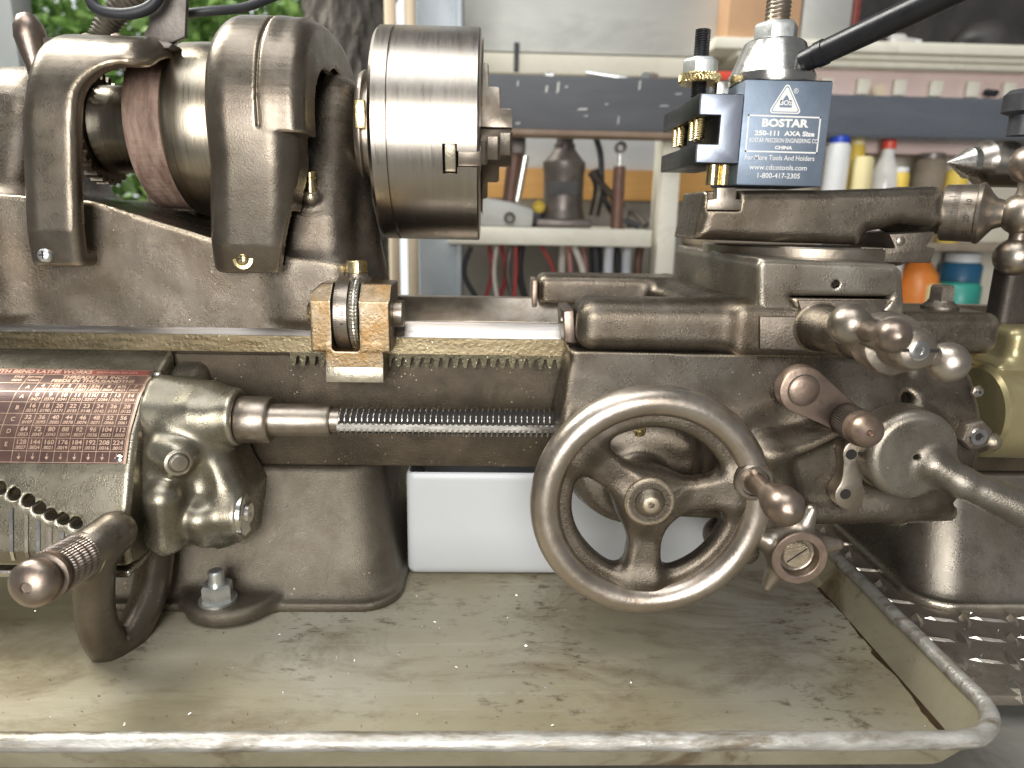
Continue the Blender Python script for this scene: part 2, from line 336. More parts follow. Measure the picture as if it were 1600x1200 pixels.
mat('conduit', (.17, .15, .12), (.24, .21, .17), .7, .45, .08, 60)
def leaf_mat():
    m = bpy.data.materials.new('leaf'); m.use_nodes = True; nt = m.node_tree; b = nt.nodes['Principled BSDF']; M['leaf'] = m
    oi = nd(nt, 'ShaderNodeTexCoord').outputs['Object']
    col = mixc(nt, ramp(nt, noise(nt, oi, 14, 3), .35, .65), (.075, .18, .03), (.30, .45, .15)); nt.links.new(col, b.inputs['Base Color']); b.inputs['Roughness'].default_value = .45
    t = nd(nt, 'ShaderNodeBsdfTranslucent'); nt.links.new(col, t.inputs[0]); a = nd(nt, 'ShaderNodeMixShader'); a.inputs[0].default_value = .4
    nt.links.new(b.outputs[0], a.inputs[1]); nt.links.new(t.outputs[0], a.inputs[2]); nt.links.new(a.outputs[0], nt.nodes['Material Output'].inputs[0])
leaf_mat()
# ------------------------------------------------------------------ setting: bench, tread plate
tag(obj('bench_top', box(-600, 900, -420, 500, -330, -292), 'bench'), kind='structure')
tp = tag(obj('tread_plate', box(-420, 900, -173, 420, -283, -277), 'tread', bevel=.8), kind='structure')
def lozenge(L, w, h): return [(-L/2, 0, 0), (0, -w/2, 0), (L/2, 0, 0), (0, w/2, 0), (-L*.22, 0, h), (L*.22, 0, h)], [(0, 1, 4), (1, 2, 5), (1, 5, 4), (2, 3, 5), (3, 0, 4), (3, 4, 5), (3, 2, 1, 0)]
lug0 = None
for i in range(-2, 12):
    for j in range(-3, 10):
        for fam in (0, 1):
            x = 212+i*29+(j % 2)*14.5+fam*14.5; y = -166+j*20+fam*.5
            if not (218 < x < 420 and -170 < y < 60) or (fam and y < -162): continue
            if x > 262 and y > -95: continue
            if lug0 is None:
                lug0 = obj('lug', lozenge(22, 7, 2.8), 'tread_lug', tp, 0); o = lug0
            else:
                o = lug0.copy(); COL.objects.link(o)
            o.location = Vector((x, y, -277))*MM-tp.location; o.rotation_euler = (0, 0, math.radians((72 if fam == 0 else -14)+random.uniform(-3, 3)))
            s = random.uniform(.9, 1.1); o.scale = (s if fam == 0 else s*1.2, s*(1.7 if fam == 0 else .65), 1.6 if fam == 0 else 1)
# ------------------------------------------------------------------ drip tray
tray = empty('drip_tray', (-100, -60, -276), 'shallow oil-stained sheet metal drip tray with rolled rim under the lathe', 'tray')
def outline(xr, yf, rc, yb=130, xl=-440):
    pts = [(xr, yb-(yb-(yf+rc))*t) for t in (0, .25, .5, .75)]
    pts += [(xr-rc+rc*math.cos(a), yf+rc-rc*math.sin(a)) for a in np.linspace(0, math.pi/2, 14)]
    return pts+[(xr-rc+(xl-xr+rc)*t, yf) for t in (.25, .5, .75, 1)]
fo, ri = outline(212, -217, 20), outline(222.5, -226, 27)
n = len(fo); fv = [(x, y, -275.0) for x, y in fo]+[(-440, 130, -275.0)]
obj('tray_floor', (fv, [tuple(range(n+1))]), 'tray', tray, 0)
def loft(A, B): return list(A)+list(B), [(i, i+1, len(A)+i+1, len(A)+i) for i in range(len(A)-1)]
in_w = loft([(x, y, -275) for x, y in fo], [(x, y, -257) for x, y in ri])
out_w = loft([(x+1.2*(i < 5), y-1.2, -276.4) for i, (x, y) in enumerate(fo)], [(x+1, y-1, -258) for x, y in ri])
obj('tray_wall', merge(in_w, out_w, (fv2 := [(x, y, -276.4) for x, y, z in fv], [tuple(range(n+1))])), 'tray_wall', tray, 50)
rim_pts = [(x+1, y-1, -256.5+.25*math.sin(i*1.7)) for i, (x, y) in enumerate(ri)]
def fine(p):
    out = []
    for a, b in zip(p[:-1], p[1:]):
        a, b = np.array(a), np.array(b); k = max(1, int(np.linalg.norm(b-a)/6))
        out += [a+(b-a)*t/k for t in range(k)]
    return out+[np.array(p[-1])]
rp = [p+rng.normal(0, .12, 3) for p in fine(rim_pts)]
obj('rolled_rim', tube(rp, 3.8, 14), 'tray_rim', tray, 60)
g = []                                                      # old grease along the fold of the right-hand wall
for k in range(46):
    y = -206+k*3.1; w = (.9+.5*math.sin(k*.35)+rng.uniform(0, .35))*(1.5 if k < 22 else .55+.5*(math.sin(k*.5) > .3)); g.append((y, max(.15, w)))
gv = [(212.6+.0*w, y, -274.75) for y, w in g]+[(212.3-w*1.7, y, -274.8) for y, w in g]+[(212.9+w*.6, y, -274.2+w*.8) for y, w in g]; k = len(g)
obj('grease_streak', (gv, [(i, i+1, k+i+1, k+i) for i in range(k-1)]+[(i, i+1, 2*k+i+1, 2*k+i) for i in range(k-1)]), 'grease', tray, 60)
bx = casting('storage_box', lambda X, Y, Z: np.maximum(rbox(X, Y, Z, (-52.5, -58, -275), (146, 30, -203), 5), -rbox(X, Y, Z, (-50, -56, -273), (144, 28, -190), 3)), (-55, -61, -277), (175, 33, -200), 1.5, 'white_plastic')
tag(bx, 'smooth white plastic box standing on the tray under the lathe bed', 'box')
# ------------------------------------------------------------------ lathe: bed, legs
LA = empty('metalworking_lathe', (-100, 0, -275), 'old brown greasy metalworking lathe with bed, headstock and gearbox', 'lathe')
bedp = [(-57, -131), (-57, -201), (57, -201), (57, -131)]
bed = obj('bed', prism(bedp, 'x', -420, 430), 'bed_iron', LA, bevel=1.5)
front_way = [(-65, -127.5), (-65, -118), (-56.5, -109.6), (-55.5, -109.6), (-47.5, -117.5), (-36, -117.5), (-36, -130.9), (-58, -130.9)]
obj('front_way', prism(front_way, 'x', -420, 430), 'way_steel', LA, bevel=.4)
obj('way_edge', prism([(-65.3, -127.8), (-65.3, -118.2), (-65.02, -118), (-65.02, -127.8)], 'x', -420, 430), 'oily_way', LA)
rear_way = [(36, -130.9), (36, -123), (45.5, -106.5), (56, -106.5), (66, -117), (66, -128), (58, -130.9)]
obj('rear_way', prism(rear_way, 'x', -420, 430), 'worn_steel', LA, bevel=.4)
rk = [(-118, -130)]
x = -118
while x < 90: rk += [(x, -128.2), (x+.9, -136), (x+2.6, -136), (x+3.9, -130.2), (x+5.3, -130.2)]; x += 5.6
rk = [(-118, -127.9)]+[p for p in rk if p[1] < -128.5]+[(x, -127.9)]
obj('gear_rack', prism(rk, 'y', -64.4, -57.2), 'oily_rack', LA, 20)
def leg(name, cx, hb, ht, yb, yt, lug, mt, zb):
    def fn(X, Y, Z):
        t = np.clip((Z-zb)/(-201-zb), 0, 1); t = t**.85
        hx, hy = hb+(ht-hb)*t, yb+(yt-yb)*t; r = 26
        q, w = np.abs(X-cx)-hx+r, np.abs(Y)-hy+r
        d = (ln(np.maximum(q, 0), np.maximum(w, 0))+np.minimum(np.maximum(q, w), 0)-r)*.88
        d = sx(d, np.abs(Z-(-201+zb)/2)-(-201-zb)/2, 2)
        base = ext(ln(np.maximum(np.abs(X-cx)-hb+22, 0), np.maximum(np.abs(Y)-yb+22, 0))-23, Z, zb, zb+5, 1.5); d = sm(d, base, 3)
        for x, y in lug: d = sm(d, ext(ln(X-x, Y-y)-28.5, Z, zb, zb+10, 3.5), 5)
        return d+wob(X, Y, Z, .05)
    return casting(name, fn, (cx-hb-34, -yb-26, zb-3), (cx+hb+8, yb+4, -198), 1.5, mt, LA)
l1 = leg('leg', -150, 97, 82, 101, 62, [(-150, -92)], 'leg_iron', -275)
l2 = leg('leg', 362, 98, 86, 96, 62, [], 'cast_grey', -277)
obj('hex_nut', merge(revolve([(0, 10.5), (1.5, 10.5)], (-154.5, -106, -265), (0, 0, 1), 24), hexa((-154.5, -106, -263.5), (0, 0, 1), 8.8, 9.5, .2)), 'zinc', l1)
obj('stud', revolve([(0, 4.4), (7, 4.4), (8, 3.6)], (-154.5, -106, -254.2), (0, 0, 1), 20), 'zinc', l1)
# ------------------------------------------------------------------ gearbox
gp = [(-58, -128.5), (-75, -137), (-96, -147.5), (-111, -164), (-120.5, -183), (-127.5, -201), (-132, -222), (-131, -230), (-118, -233), (-58, -233)]
HO = [W(x, y, -129) for x, y in ((-12, 770), (12, 778), (37, 787), (57, 797), (77, 806), (97, 812), (118, 818))]
def gb_fn(X, Y, Z):
    d = ext(poly(Y, Z, gp), X, -330, -187.5, 3.2)
    d = sx(d, -rbox(X, Y, Z, (-340, -150, -228), (-214, -124.0, -206.5), .8), .6) if False else d
    for h in HO: d = np.maximum(d, -np.maximum(ln(X-h[0], Z-h[2])-3.35, Y+112))
    return d
GB = casting('gearbox', gb_fn, (-300, -136, -236), (-183, -54, -125), .85, 'cast_green', LA)
for i, h in enumerate(HO[1:]):
    z = h[2]-6; zb = -227; yy = lambda Z: np.interp(-Z, [201, 222, 230], [-127.9, -132.4, -131.6])
    v = [(h[0]-.9, yy(z)-.1, z), (h[0]+.9, yy(z)-.1, z), (h[0]+.9, yy(-222)-.1, -222), (h[0]-.9, yy(-222)-.1, -222), (h[0]-.9, yy(zb)-.1, zb), (h[0]+.9, yy(zb)-.1, zb)]
    obj('guide_slot', (v, [(0, 1, 2, 3), (3, 2, 5, 4)]), 'worn_steel' if i % 2 else 'bright_steel', GB, 0)
def br_fn(X, Y, Z):
    d = ext(poly(Y, Z, [(-50, -133), (-78, -145), (-100, -160), (-112, -186), (-118, -226), (-95, -231), (-50, -233)]), X, -190, -168, 7)
    d = sm(d, ext(ln(Y+88, Z+161)-16.5, X, -190, -141, 2.5), 7)
    d = sm(d, cap(X, Y, Z, (-185, -84, -146), (-160, -84, -152), 8, 11), 7)
    d = sm(d, ext(ln(Y+99, Z+214)-13.2, X, -190, -139, 2), 7)
    d = sm(d, cap(X, Y, Z, (-160, -90, -172), (-147, -97, -203), 8, 9), 6)
    d = sm(d, cap(X, Y, Z, (-176, -113, -200), (-176, -115, -224), 10, 8), 5)
    d = sm(d, cap(X, Y, Z, (-160, -108, -214), (-160, -104, -226), 8, 6), 5)
    d = sm(d, cap(X, Y, Z, (-176, -104, -176), (-168, -108, -178), 11, 10), 5)
    web = ext(poly(X, Z, PXZ([(262, 650), (300, 625), (335, 640), (345, 690), (372, 745), (392, 775), (392, 842), (345, 858), (318, 846), (235, 878), (205, 870)], -95)), Y, -103, -55, 9)
    d = sm(d, web, 8)
    d = sx(d, -(ln((X+158)/.8, Y+112, (Z+192)/1.3)-7), 6)
    d = sx(d, -(ln(X+160, Y+118, Z+162)-7), 6)
    d = sx(d, -(ln(X+170, Y+126, Z+168)-8), 6)
    return d+wob(X, Y, Z, .25)
BR = casting('end_bracket', br_fn, (-191, -128, -240), (-132, -52, -128), 1.0, 'cast_green', LA)
obj('plug', rings([(0, 7.2), (.6, 7.2), (1.6, 6), (1.6, 5.0), (2.6, 4), (3, 0)], (-164.5, -116.5, -177.8), (.62, -.78, 0), 32), 'cast_grey', BR)
obj('thrust_washer', rings([(0, 12.6), (2.4, 12.6), (3, 11.8), (3, 6), (4.6, 5.4), (4.6, 2), (3.8, 1.6), (3.8, 0)], (-139.5, -99, -214), (1, 0, 0), 40), 'bright_steel', BR)
obj('base_lip', prism([(-131, -233.2), (-131, -237.5), (-70, -237.5), (-70, -233.2)], 'x', -330, -189), 'steel', GB, bevel=1.2)
# index plate, wrapped on the gearbox front
ap = np.array([(-70.5, -134.8)]+[q for q in gp[1:6]]); sl = np.r_[0, np.cumsum(np.linalg.norm(np.diff(ap, axis=0), axis=1))]
nseg = 60; ss = np.linspace(0, sl[-1], nseg); ay = np.interp(ss, sl, ap[:, 0]); az = np.interp(ss, sl, ap[:, 1])
for _ in range(10): ay[1:-1] = (ay[:-2]+2*ay[1:-1]+ay[2:])/4; az[1:-1] = (az[:-2]+2*az[1:-1]+az[2:])/4
def onplate(u, s, lift):                                     # u: mm left of the plate's right edge, s: mm down the curved front
    y, z = np.interp(s, ss, ay), np.interp(s, ss, az); e = .6
    ty, tz = np.interp(s+e, ss, ay)-np.interp(s-e, ss, ay), np.interp(s+e, ss, az)-np.interp(s-e, ss, az); l = math.hypot(ty, tz)+1e-9
    return (-190.6-u, y+tz/l*(lift+.55), z-ty/l*(lift+.55))
def strip(u0, u1, s0, s1, lift):
    k = max(2, int(abs(s1-s0)/1.5)+1); S = np.linspace(s0, s1, k)
    return [onplate(u0, s, lift) for s in S]+[onplate(u1, s, lift) for s in S], [(i, i+1, k+i+1, k+i) for i in range(k-1)]
S0, S1 = 7.0, 67.0
pl = obj('index_plate', merge(strip(0, 110, S0, S1, .5), strip(0, 110, S0, S1, .1), strip(0, .01, S0, S1, .3)), 'plate_red', GB, 0)
lines = []; rows = [S0+.4, S0+5.0, S0+12.5]+[S0+12.5+6.85*i for i in range(1, 7)]+[S1-.5]
for s in rows: lines.append(strip(1.5, 110, s-.13, s+.13, .56))
cw = 7.15; u0 = 1.8
for c in range(9): lines.append(strip(u0+c*cw-.12, u0+c*cw+.12, rows[2] if 0 < c < 8 else rows[1], rows[-1], .56))
lines.append(strip(u0+8*cw+8, u0+8*cw+8.25, rows[1], rows[-1], .56)); lines.append(strip(-.1, 1.3, S0+6, S1, .57))
obj('plate_grid', merge(*lines), 'plate_copper', pl, 0)
obj('title_band', strip(3.5, 110, S0+.7, rows[1]-.3, .54), 'plate_band', pl, 0)
T = [('4 4½ 5 5½ 5¾ 6 6½ 7', '.0853 .0758 .0683 .0621 .0594 .0569 .0525 .0488'), ('8 9 10 11 11½ 12 13 14', '.0427 .0379 .0341 .0310 .0297 .0284 .0263 .0244'),
     ('16 18 20 22 23 24 26 28', '.0213 .0190 .0171 .0155 .0148 .0142 .0131 .0122'), ('32 36 40 44 46 48 52 56', '.0107 .0095 .0085 .0078 .0074 .0071 .0066 .0061'),
     ('64 72 80 88 92 96 104 112', '.0053 .0047 .0043 .0039 .0037 .0036 .0033 .0030'), ('128 144 160 176 184 192 208 224', '.0027 .0024 .0021 .0019 .0019 .0018 .0016 .0015')]
GL = []
def ptxt(s, u, sd, size, bold=.06, wide=1.0, align='CENTER'): GL.append(place(glyphs(s, size, bold, align), lambda x, y: onplate(u-x*wide, sd-y, .58)))
for r, (a, b) in enumerate(T):
    for c, (p, q) in enumerate(zip(a.split(), b.split())):
        u = u0+(7-c+.5)*cw; m0 = rows[r+2]; hh = rows[r+3]-rows[r+2]
        ptxt(p, u, m0+hh*.32, 3.3, .08, 1.12); ptxt(q, u, m0+hh*.74, 2.5, .06, 1.0)
for c in range(8):
    u = u0+(c+.5)*cw; GL.append(strip(u-.15, u+.15, rows[9]-4.8, rows[9]-2.6, .58)); GL.append(([onplate(u-1, rows[9]-2.9, .58), onplate(u+1, rows[9]-2.9, .58), onplate(u, rows[9]-1.3, .58)], [(0, 1, 2)]))
for r, ch in enumerate('AABCDE'): ptxt(ch, u0+8*cw+4, (rows[r+2]+rows[r+3])/2, 3.2, .06)
ptxt('THREADS PER INCH', u0+4*cw, rows[1]+2.2, 3.5, .1, 1.15); ptxt('FEEDS IN THOUSANDTHS', u0+4*cw, rows[1]+5.4, 3.4, .1, 1.15)
ptxt('SOUTH BEND LATHE WORKS', 34, (rows[0]+rows[1])/2+.1, 3.9, .12, 1.15, 'RIGHT'); GL[-1] = place(glyphs('SOUTH BEND LATHE WORKS', 3.9, .12, 'RIGHT'), lambda x, y: onplate(34-x*1.15, (rows[0]+rows[1])/2-y, .6))
ptxt('SOUTH BEND, IND. U.S.A.', 20, (rows[0]+rows[1])/2, 2.0, .04)
ptxt('STUD', u0+8*cw+13, rows[1]+2.4, 2.2); ptxt('GEAR', u0+8*cw+13, rows[1]+5.2, 2.2); ptxt('LEFT HAND', u0+8*cw+4, rows[1]+2.4, 1.5); ptxt('TUMBLER', u0+8*cw+4, rows[1]+5.2, 1.5)
obj('plate_lettering', merge(*GL), 'plate_copper', pl, 0)
for u, s in ((-2.2, S0+3.5), (3.4, S1-2.6)):
    p = onplate(u, s, .2); q = onplate(u, s, 2); obj('rivet', rings([(0, 2.3), (.7, 2.1), (1.3, 1.3), (1.5, 0)], p, np.array(q)-np.array(p), 20), 'bright_steel', GB)
# tumbler lever
tl = empty('tumbler_lever', (-195, -145, -265), '', ''); [tl.pop(k, None) for k in ('label', 'category')]
tl.parent = LA; tl.location = (Vector((-195, -145, -265))-Vector(WL[LA.name]))*MM
path = [W(245, 860, -96), W(232, 930, -112), W(205, 990, -128), W(172, 1010, -140), W(148, 965, -147), W(147, 900, -150), W(152, 858, -150)]
path = spline(path, 7)
def tl_fn(X, Y, Z):
    d = 1e9; n = len(path)
    for i in range(n-1): d = np.minimum(d, cap(X, Y, Z, path[i], path[i+1], 9.5, 9.5)) if i else cap(X, Y, Z, path[0], path[1], 9.5, 9.5)
    d = sm(d, cap(X, Y, Z, W(178, 832, -140), W(120, 872, -158), 10.6, 10.2), 6)
    return d+wob(X, Y, Z, .3)
casting('lever_arm', tl_fn, (-216, -172, -285), (-150, -88, -190), 1.0, 'cast_guard', tl)
ka, kb = W(128, 868, -156), W(44, 917, -196); kd = kb-ka; kl = np.linalg.norm(kd)
dk = lambda t, q: .28*math.sin(q*24+t*3.2)*math.sin(q*24-t*3.2)*2
kn = [(1.2, 10.6)]+[(2+i*.45, 10.4) for i in range(int((kl*.62-2)/.45))]
obj('knurled_grip', revolve(kn, ka, kd, 192, dk), 'knurl', tl, 25)
obj('grip_collar', rings([(-1, 9), (-1, 11.6), (1.1, 11.8), (1.6, 10.8), (1.6, 0)], ka, kd, 40), 'worn_steel', tl)
obj('grip_end', rings([(kl*.6, 9), (kl*.62, 9.4), (kl*.66, 10.6), (kl*.68, 11), (kl*.74, 11), (kl*.76, 9.4), (kl*.8, 9.4), (kl*.86, 10.6), (kl*.93, 10.4), (kl*.99, 8.2), (kl*1.03, 5), (kl*1.04, 2.6), (kl*1.02, 2.2), (kl*1.02, 0)], ka, kd, 44), 'brown_steel', tl, 50)
# ------------------------------------------------------------------ lead screw
ay_, az_ = -88, -162.3
LS = obj('lead_screw', rings([(-145, 5), (-141, 12.8), (-139.8, 13.3), (-125, 13.3), (-123.4, 12.2), (-123.4, 9.2), (-91.5, 9.2), (-90, 8.4), (-90, 6.7), (-84, 6.7), (-84, 5)], (0, ay_, az_), (1, 0, 0), 48), 'worn_steel', LA)
na = 48; X = np.arange(-85.5, 66, 3.175/8); V = []
for xx in X:
    for k in range(na):
        q = 2*math.pi*k/na; ph = ((xx/3.175)-q/(2*math.pi)) % 1; r = 6.3+2.0*float(np.interp(ph, [0, .22, .34, .52, .64, .95, 1], [0, 0, 1, 1, 0, 0, 0]))
        y, z = -math.cos(q)*r, math.sin(q)*r
        if y < 0 and abs(z+1.6) < 2.3: y = -7.5
        V.append((xx, ay_+y, az_+z))
obj('screw_thread', (V, [(i*na+k, i*na+(k+1) % na, (i+1)*na+(k+1) % na, (i+1)*na+k) for i in range(len(X)-1) for k in range(na)]), 'steel', LS, 30)
obj('thread_root_core', rings([(-85, 3), (-85, 6.9), (66, 6.9), (66, 3)], (0, ay_, az_), (1, 0, 0), 40), 'hole_dark', LS, 30)  # near-black core so the roots between the threads read dark
# ------------------------------------------------------------------ headstock
def hs_fn(X, Y, Z):
    top = np.interp(X, [-300, -225, -160, -135, -115, -84], [-40, -44, -63, -68, -76, -80])
    d = np.maximum(rbox(X, Y, Z, (-330, -61.5, -125), (-84, 61.5, -20), 8), (Z-top)*.92)
    colp = poly(Y, Z, circ(0, -1, 36, 20, 0, math.pi)+[(-46, -20), (-57, -50), (-61.5, -80), (-61.5, -108), (61.5, -108), (61.5, -80), (57, -50), (46, -20)])
    d = sm(d, ext(colp, X, -128, -82, 15), 12)
    d = sm(d, cap(X, Y, Z, (-88, -18, -22), (-76, -34, -112), 9, 17), 10)
    d = sm(d, ext(colp, X, -330, -266, 12), 9)
    d = sm(d, cap(X, Y, Z, W(486, 316, -48), W(486, 308, -54), 5, 4.6), 4)
    wv = np.maximum(np.maximum(np.abs(Y)-70, Z+110+np.abs(np.abs(Y)-56)), -(Z+140))
    return np.maximum(d, Z*-1-118)+wob(X, Y, Z, .2)
HS = casting('headstock', hs_fn, (-330, -66, -122), (-56, 66, 40), 1.4, 'cast_iron', LA)
p = W(486, 304, -55)
obj('oil_cup', rings([(0, 0.1), (0, 3.6), (2, 3.6), (2, 2.9), (11, 2.9), (11.4, 3.3), (14, 3.3), (14.6, 2.6), (14.6, 0)], p-np.array([0, 0, 2]), (0, 0, 1), 24), 'brass', HS)
obj('spindle_nose', rings([(-84, 28), (-82, 37), (-79.5, 38.5), (-78.5, 38.5), (-78, 33), (-76, 33), (-75.5, 36), (-74.5, 36), (-74, 30), (-69, 30)], (0, 0, 0), (1, 0, 0), 64), 'worn_steel', LA)
p = W(564, 180, -34); obj('spindle_key', box(p[0]-3, p[0]+3, -39, -28, p[2]-8, p[2]+8), 'brass', LA, bevel=.6)
# belt guards
def g1(X, Y, Z):
    pr = [(-77, -82), (-82, -60), (-83, -25), (-82, 5), (-74, 26), (-58, 40), (-30, 48), (10, 51), (50, 48), (70, 30), (70, -82)]
    pr = pr[:1]+[tuple(q) for q in spline(pr[1:-1], 5)]+pr[-1:]; X = X-np.minimum(Z, 20)*.115; P = poly(Y, Z, pr); d = ext(P, X, -246, -186, 10)
    d = np.maximum(d, -ext(P+11, X, -250, -180, 1))
    d = sx(d, -rbox(X, Y, Z, (-215.5, -120, -140), (-150, 30, 25), 19), 5)
    d = sx(d, -(Z+79.5), 2)
    return d+wob(X, Y, Z, .12)
G1 = casting('gear_guard', g1, (-262, -90, -84), (-178, 74, 55), 1.2, 'cast_guard', LA)
def g2(X, Y, Z):
    X = X-np.minimum(Z+25, 0)*.12; pr = [(-74, -86), (-83, -66), (-88, -30), (-90, 0), (-86, 22), (-76, 40), (-56, 54), (-25, 60), (15, 61), (52, 52), (70, 25), (70, -86)]
    pr = pr[:1]+[tuple(q) for q in spline(pr[1:-1], 5)]+pr[-1:]; P = poly(Y, Z, pr); X2 = X-np.clip((-40-Z)*.11, 0, 6)*0
    d = ext(P, X, -151, -102, 15)
    d = np.maximum(d, (X+102+np.clip((-20-Z), 0, 80)*.16)*.97)
    lip = np.maximum(ext(P+.6, X, -124, -97.5, 8), -(Z+8-np.clip((X+112)*-.25, 0, 5)))
    lip = np.maximum(lip, -(ln(Y+4, Z+2)-40))
    d = sm(d, lip, 1.2)
    gr = np.maximum(np.abs(X+120.5)-.9, -(Z+6)); d = np.maximum(d, -np.maximum(gr, -(P+1.5)))
    d = np.maximum(d, -np.minimum(ext(P+9, X, -140, -107, 1), ext(P+27, X, -120, -60, 6)))
    d = sx(d, -(Z+81.5), 2)
    return d+wob(X, Y, Z, .15)
G2 = casting('belt_guard', g2, (-164, -95, -86), (-92, 74, 78), .9, 'cast_guard', LA)
def screw(par, px, py, Y, r, washer, mt):
    p = W(px, py, Y); prof = [(0, r*1.5), (.8, r*1.5), (1, r)] if washer else [(0, r)]
    h = obj('screw', rings(prof+[(1.2, r), (2.2, r*.85), (2.8, r*.5), (3.0, 0)], p, (0, -1, .12), 28), mt, par, 40)
    c = p+np.array([0, -3.0, .35])
    obj('cross_recess', merge(box(c[0]-r*.55, c[0]+r*.55, c[1]-.12, c[1]+.3, c[2]-.35, c[2]+.35), box(c[0]-.35, c[0]+.35, c[1]-.14, c[1]+.3, c[2]-r*.5, c[2]+r*.5)), 'hole_dark', h, 0)
screw(G1, 72, 399, -78.5, 4.0, False, 'zinc'); screw(G2, 380, 405, -79, 3.6, True, 'brass')
# pulley, belt, gear
px1, px2, px3 = W(135, 200, -26)[0], W(192, 200, -46)[0], W(250, 200, -46)[0]
PU = obj('cone_pulley', rings([(-248, 18), (px1-1, 24), (px1, 26), (px2, 26), (px2, 40), (px3+.5, 42), (px3+.5, 48), (px3+2, 50), (px3+4, 51), (px3+16, 51.5), (-160, 51), (-150, 46), (-150, 20)], (0, 0, 0), (1, 0, 0), 96), 'pulley_steel', LA)
gt = []
for k in range(30): a = 2*math.pi*k/30; gt += [(33.5*math.cos(a+o), 33.5*math.sin(a+o)) if i in (1, 2) else (29.5*math.cos(a+o), 29.5*math.sin(a+o)) for i, o in ((0, -.075), (1, -.04), (2, .04), (3, .075))]
obj('spindle_gear', prism(gt, 'x', px1-9, px1-1.5), 'worn_steel', LA, 20)
bp = [(320, 52)]+[(47.0*math.sin(a)*-1, 47.0*math.cos(a)) for a in np.linspace(-.05, math.pi+.05, 60)]+[(320, -52)]
bi = [(320, 48)]+[(43.3*math.sin(a)*-1, 43.3*math.cos(a)) for a in np.linspace(-.05, math.pi+.05, 60)]+[(320, -48)]; nb = len(bp)
bv = [(x, y, z) for x in (px2+.3, px3) for P in (bp, bi) for y, z in P]
bf = [q for i in range(nb-1) for q in ((i, i+1, nb+i+1, nb+i), (2*nb+i, 2*nb+i+1, 3*nb+i+1, 3*nb+i), (i, i+1, 2*nb+i+1, 2*nb+i), (nb+i, nb+i+1, 3*nb+i+1, 3*nb+i))]
obj('drive_belt', (bv, bf), 'leather', LA, 40, bevel=.5)
p = W(50, 72, -55)
obj('pull_pin', rings([(-22, 5), (-10, 5.5), (-2, 7), (6, 8.2), (12, 7.4), (17, 4.6), (19, 0)], W(52, 76, -40), (-.1, 0, 1), 32), 'brown_steel', LA, 60)
# ------------------------------------------------------------------ chuck
CH = empty('lathe_chuck', (-45, 0, -63), 'round machined steel three-jaw lathe chuck on the spindle', 'chuck')
xa, xg, xf = -70.5, W(604, 200, -63)[0], W(748, 200, -63)[0]
obj('back_plate', rings([(xa, 25), (xa, 58), (xa+.6, 61.5), (xa+2.6, 63.4), (xg-.8, 63.5), (xg-.5, 61.5), (xg, 61.5)], (0, 0, 0), (1, 0, 0), 160), 'chuck_steel', CH)
cb = obj('chuck_body', rings([(xg, 40), (xg, 61.6), (xg+.3, 61.6), (xg+.6, 63.5), (xf-1, 63.5), (xf, 62.7), (xf, 20)], (0, 0, 0), (1, 0, 0), 160), 'chuck_steel', CH)
def rad(vf, ang):                                            # build with the jaw pointing at the viewer (-Y), then turn about the spindle
    v = np.array(vf[0], float); c, s = math.cos(ang), math.sin(ang); return np.stack([v[:, 0], v[:, 1]*c+v[:, 2]*s, -v[:, 1]*s+v[:, 2]*c], 1), vf[1]
def arot(deg): return math.radians(deg)
JA = (-16, 104, 224)
for k, a in enumerate(JA):
    cut(cb, rad(merge(box(xf-20, xf+5, -80, -14, -4.4, 4.4)), arot(a))); cut(cb, rad(box(xf-20.2, xf-12, -80, -14, -8.2, 8.2), arot(a)))
    steps = [(xf-11.5, -61.5), (xf-11.5, -5), (xf+20, -5), (xf+20, -15.5), (xf+18.5, -17), (xf+12.2, -17), (xf+12.2, -29), (xf+10.8, -30.5), (xf+4.6, -30.5), (xf+4.6, -44), (xf+3.4, -45.5), (xf+1, -46), (xf+1, -61.5)]
    v = [(x, y, -7.0 if x > xf+.5 else -4.1) for x, y in steps]; blk = prism([(x, y) for x, y in steps], 'z', -6.6, 6.6)
    body = prism([q for q in steps if q[0] > xf] + [(xf+.6, -61), (xf+.6, -5)], 'z', -6.6, 6.6)
    J = obj('jaw', rad(merge(prism([(xf+.6, -61.3)]+[(xf+.6, -5), (xf+20, -5)]+steps[3:12]+[(xf+1.2, -61.3)], 'z', -6.8, 6.8), box(xf-11.5, xf+.7, -61.3, -6, -4.1, 4.1)), arot(a)), 'worn_steel', CH, bevel=.5)
    obj('jaw_key', rad(box(xf-19, xf-13, -60, -20, -7.6, 7.6), arot(a)), 'oily_brass', J, bevel=.3)
# ------------------------------------------------------------------ micrometer carriage stop
ST = empty('carriage_stop', (-78, -72, -140), 'small oily bronze-stained micrometer stop clamped on the lathe way', 'stop')
sxa = (-66, -104.0)                                          # Y, Z of its spindle axis
def st_fn(X, Y, Z):
    d = rbox(X, Y, Z, (-100, -86, -123.5), (-56, -50, -86), 1.0)
    d = np.maximum(d, ((-Y-86)+(Z+86)+9)*.7071)              # chamfered top front
    d = np.maximum(d, ((-X-100)+(Z+86)+5)*.7071)
    low = rbox(X, Y, Z, (-92.5, -86, -140), (-60, -66.5, -118), .6)
    d = sm(d, low, .4)
    d = np.maximum(d, -rbox(X, Y, Z, (-88.5, -95, -123), (-73, -20, -60), 2.5))
    d = np.maximum(d, -np.maximum(np.abs(X+80)-30, np.maximum(-(Y+66.4), (Z+108))*1.0)) if False else d
    wy = np.maximum(-(Y+65.6), Z+109)                         # seat on the way
    return np.maximum(d, -wy)
SB = casting('stop_body', st_fn, (-103, -90, -143), (-53, -48, -83), .6, 'oily_brass', ST, 30)
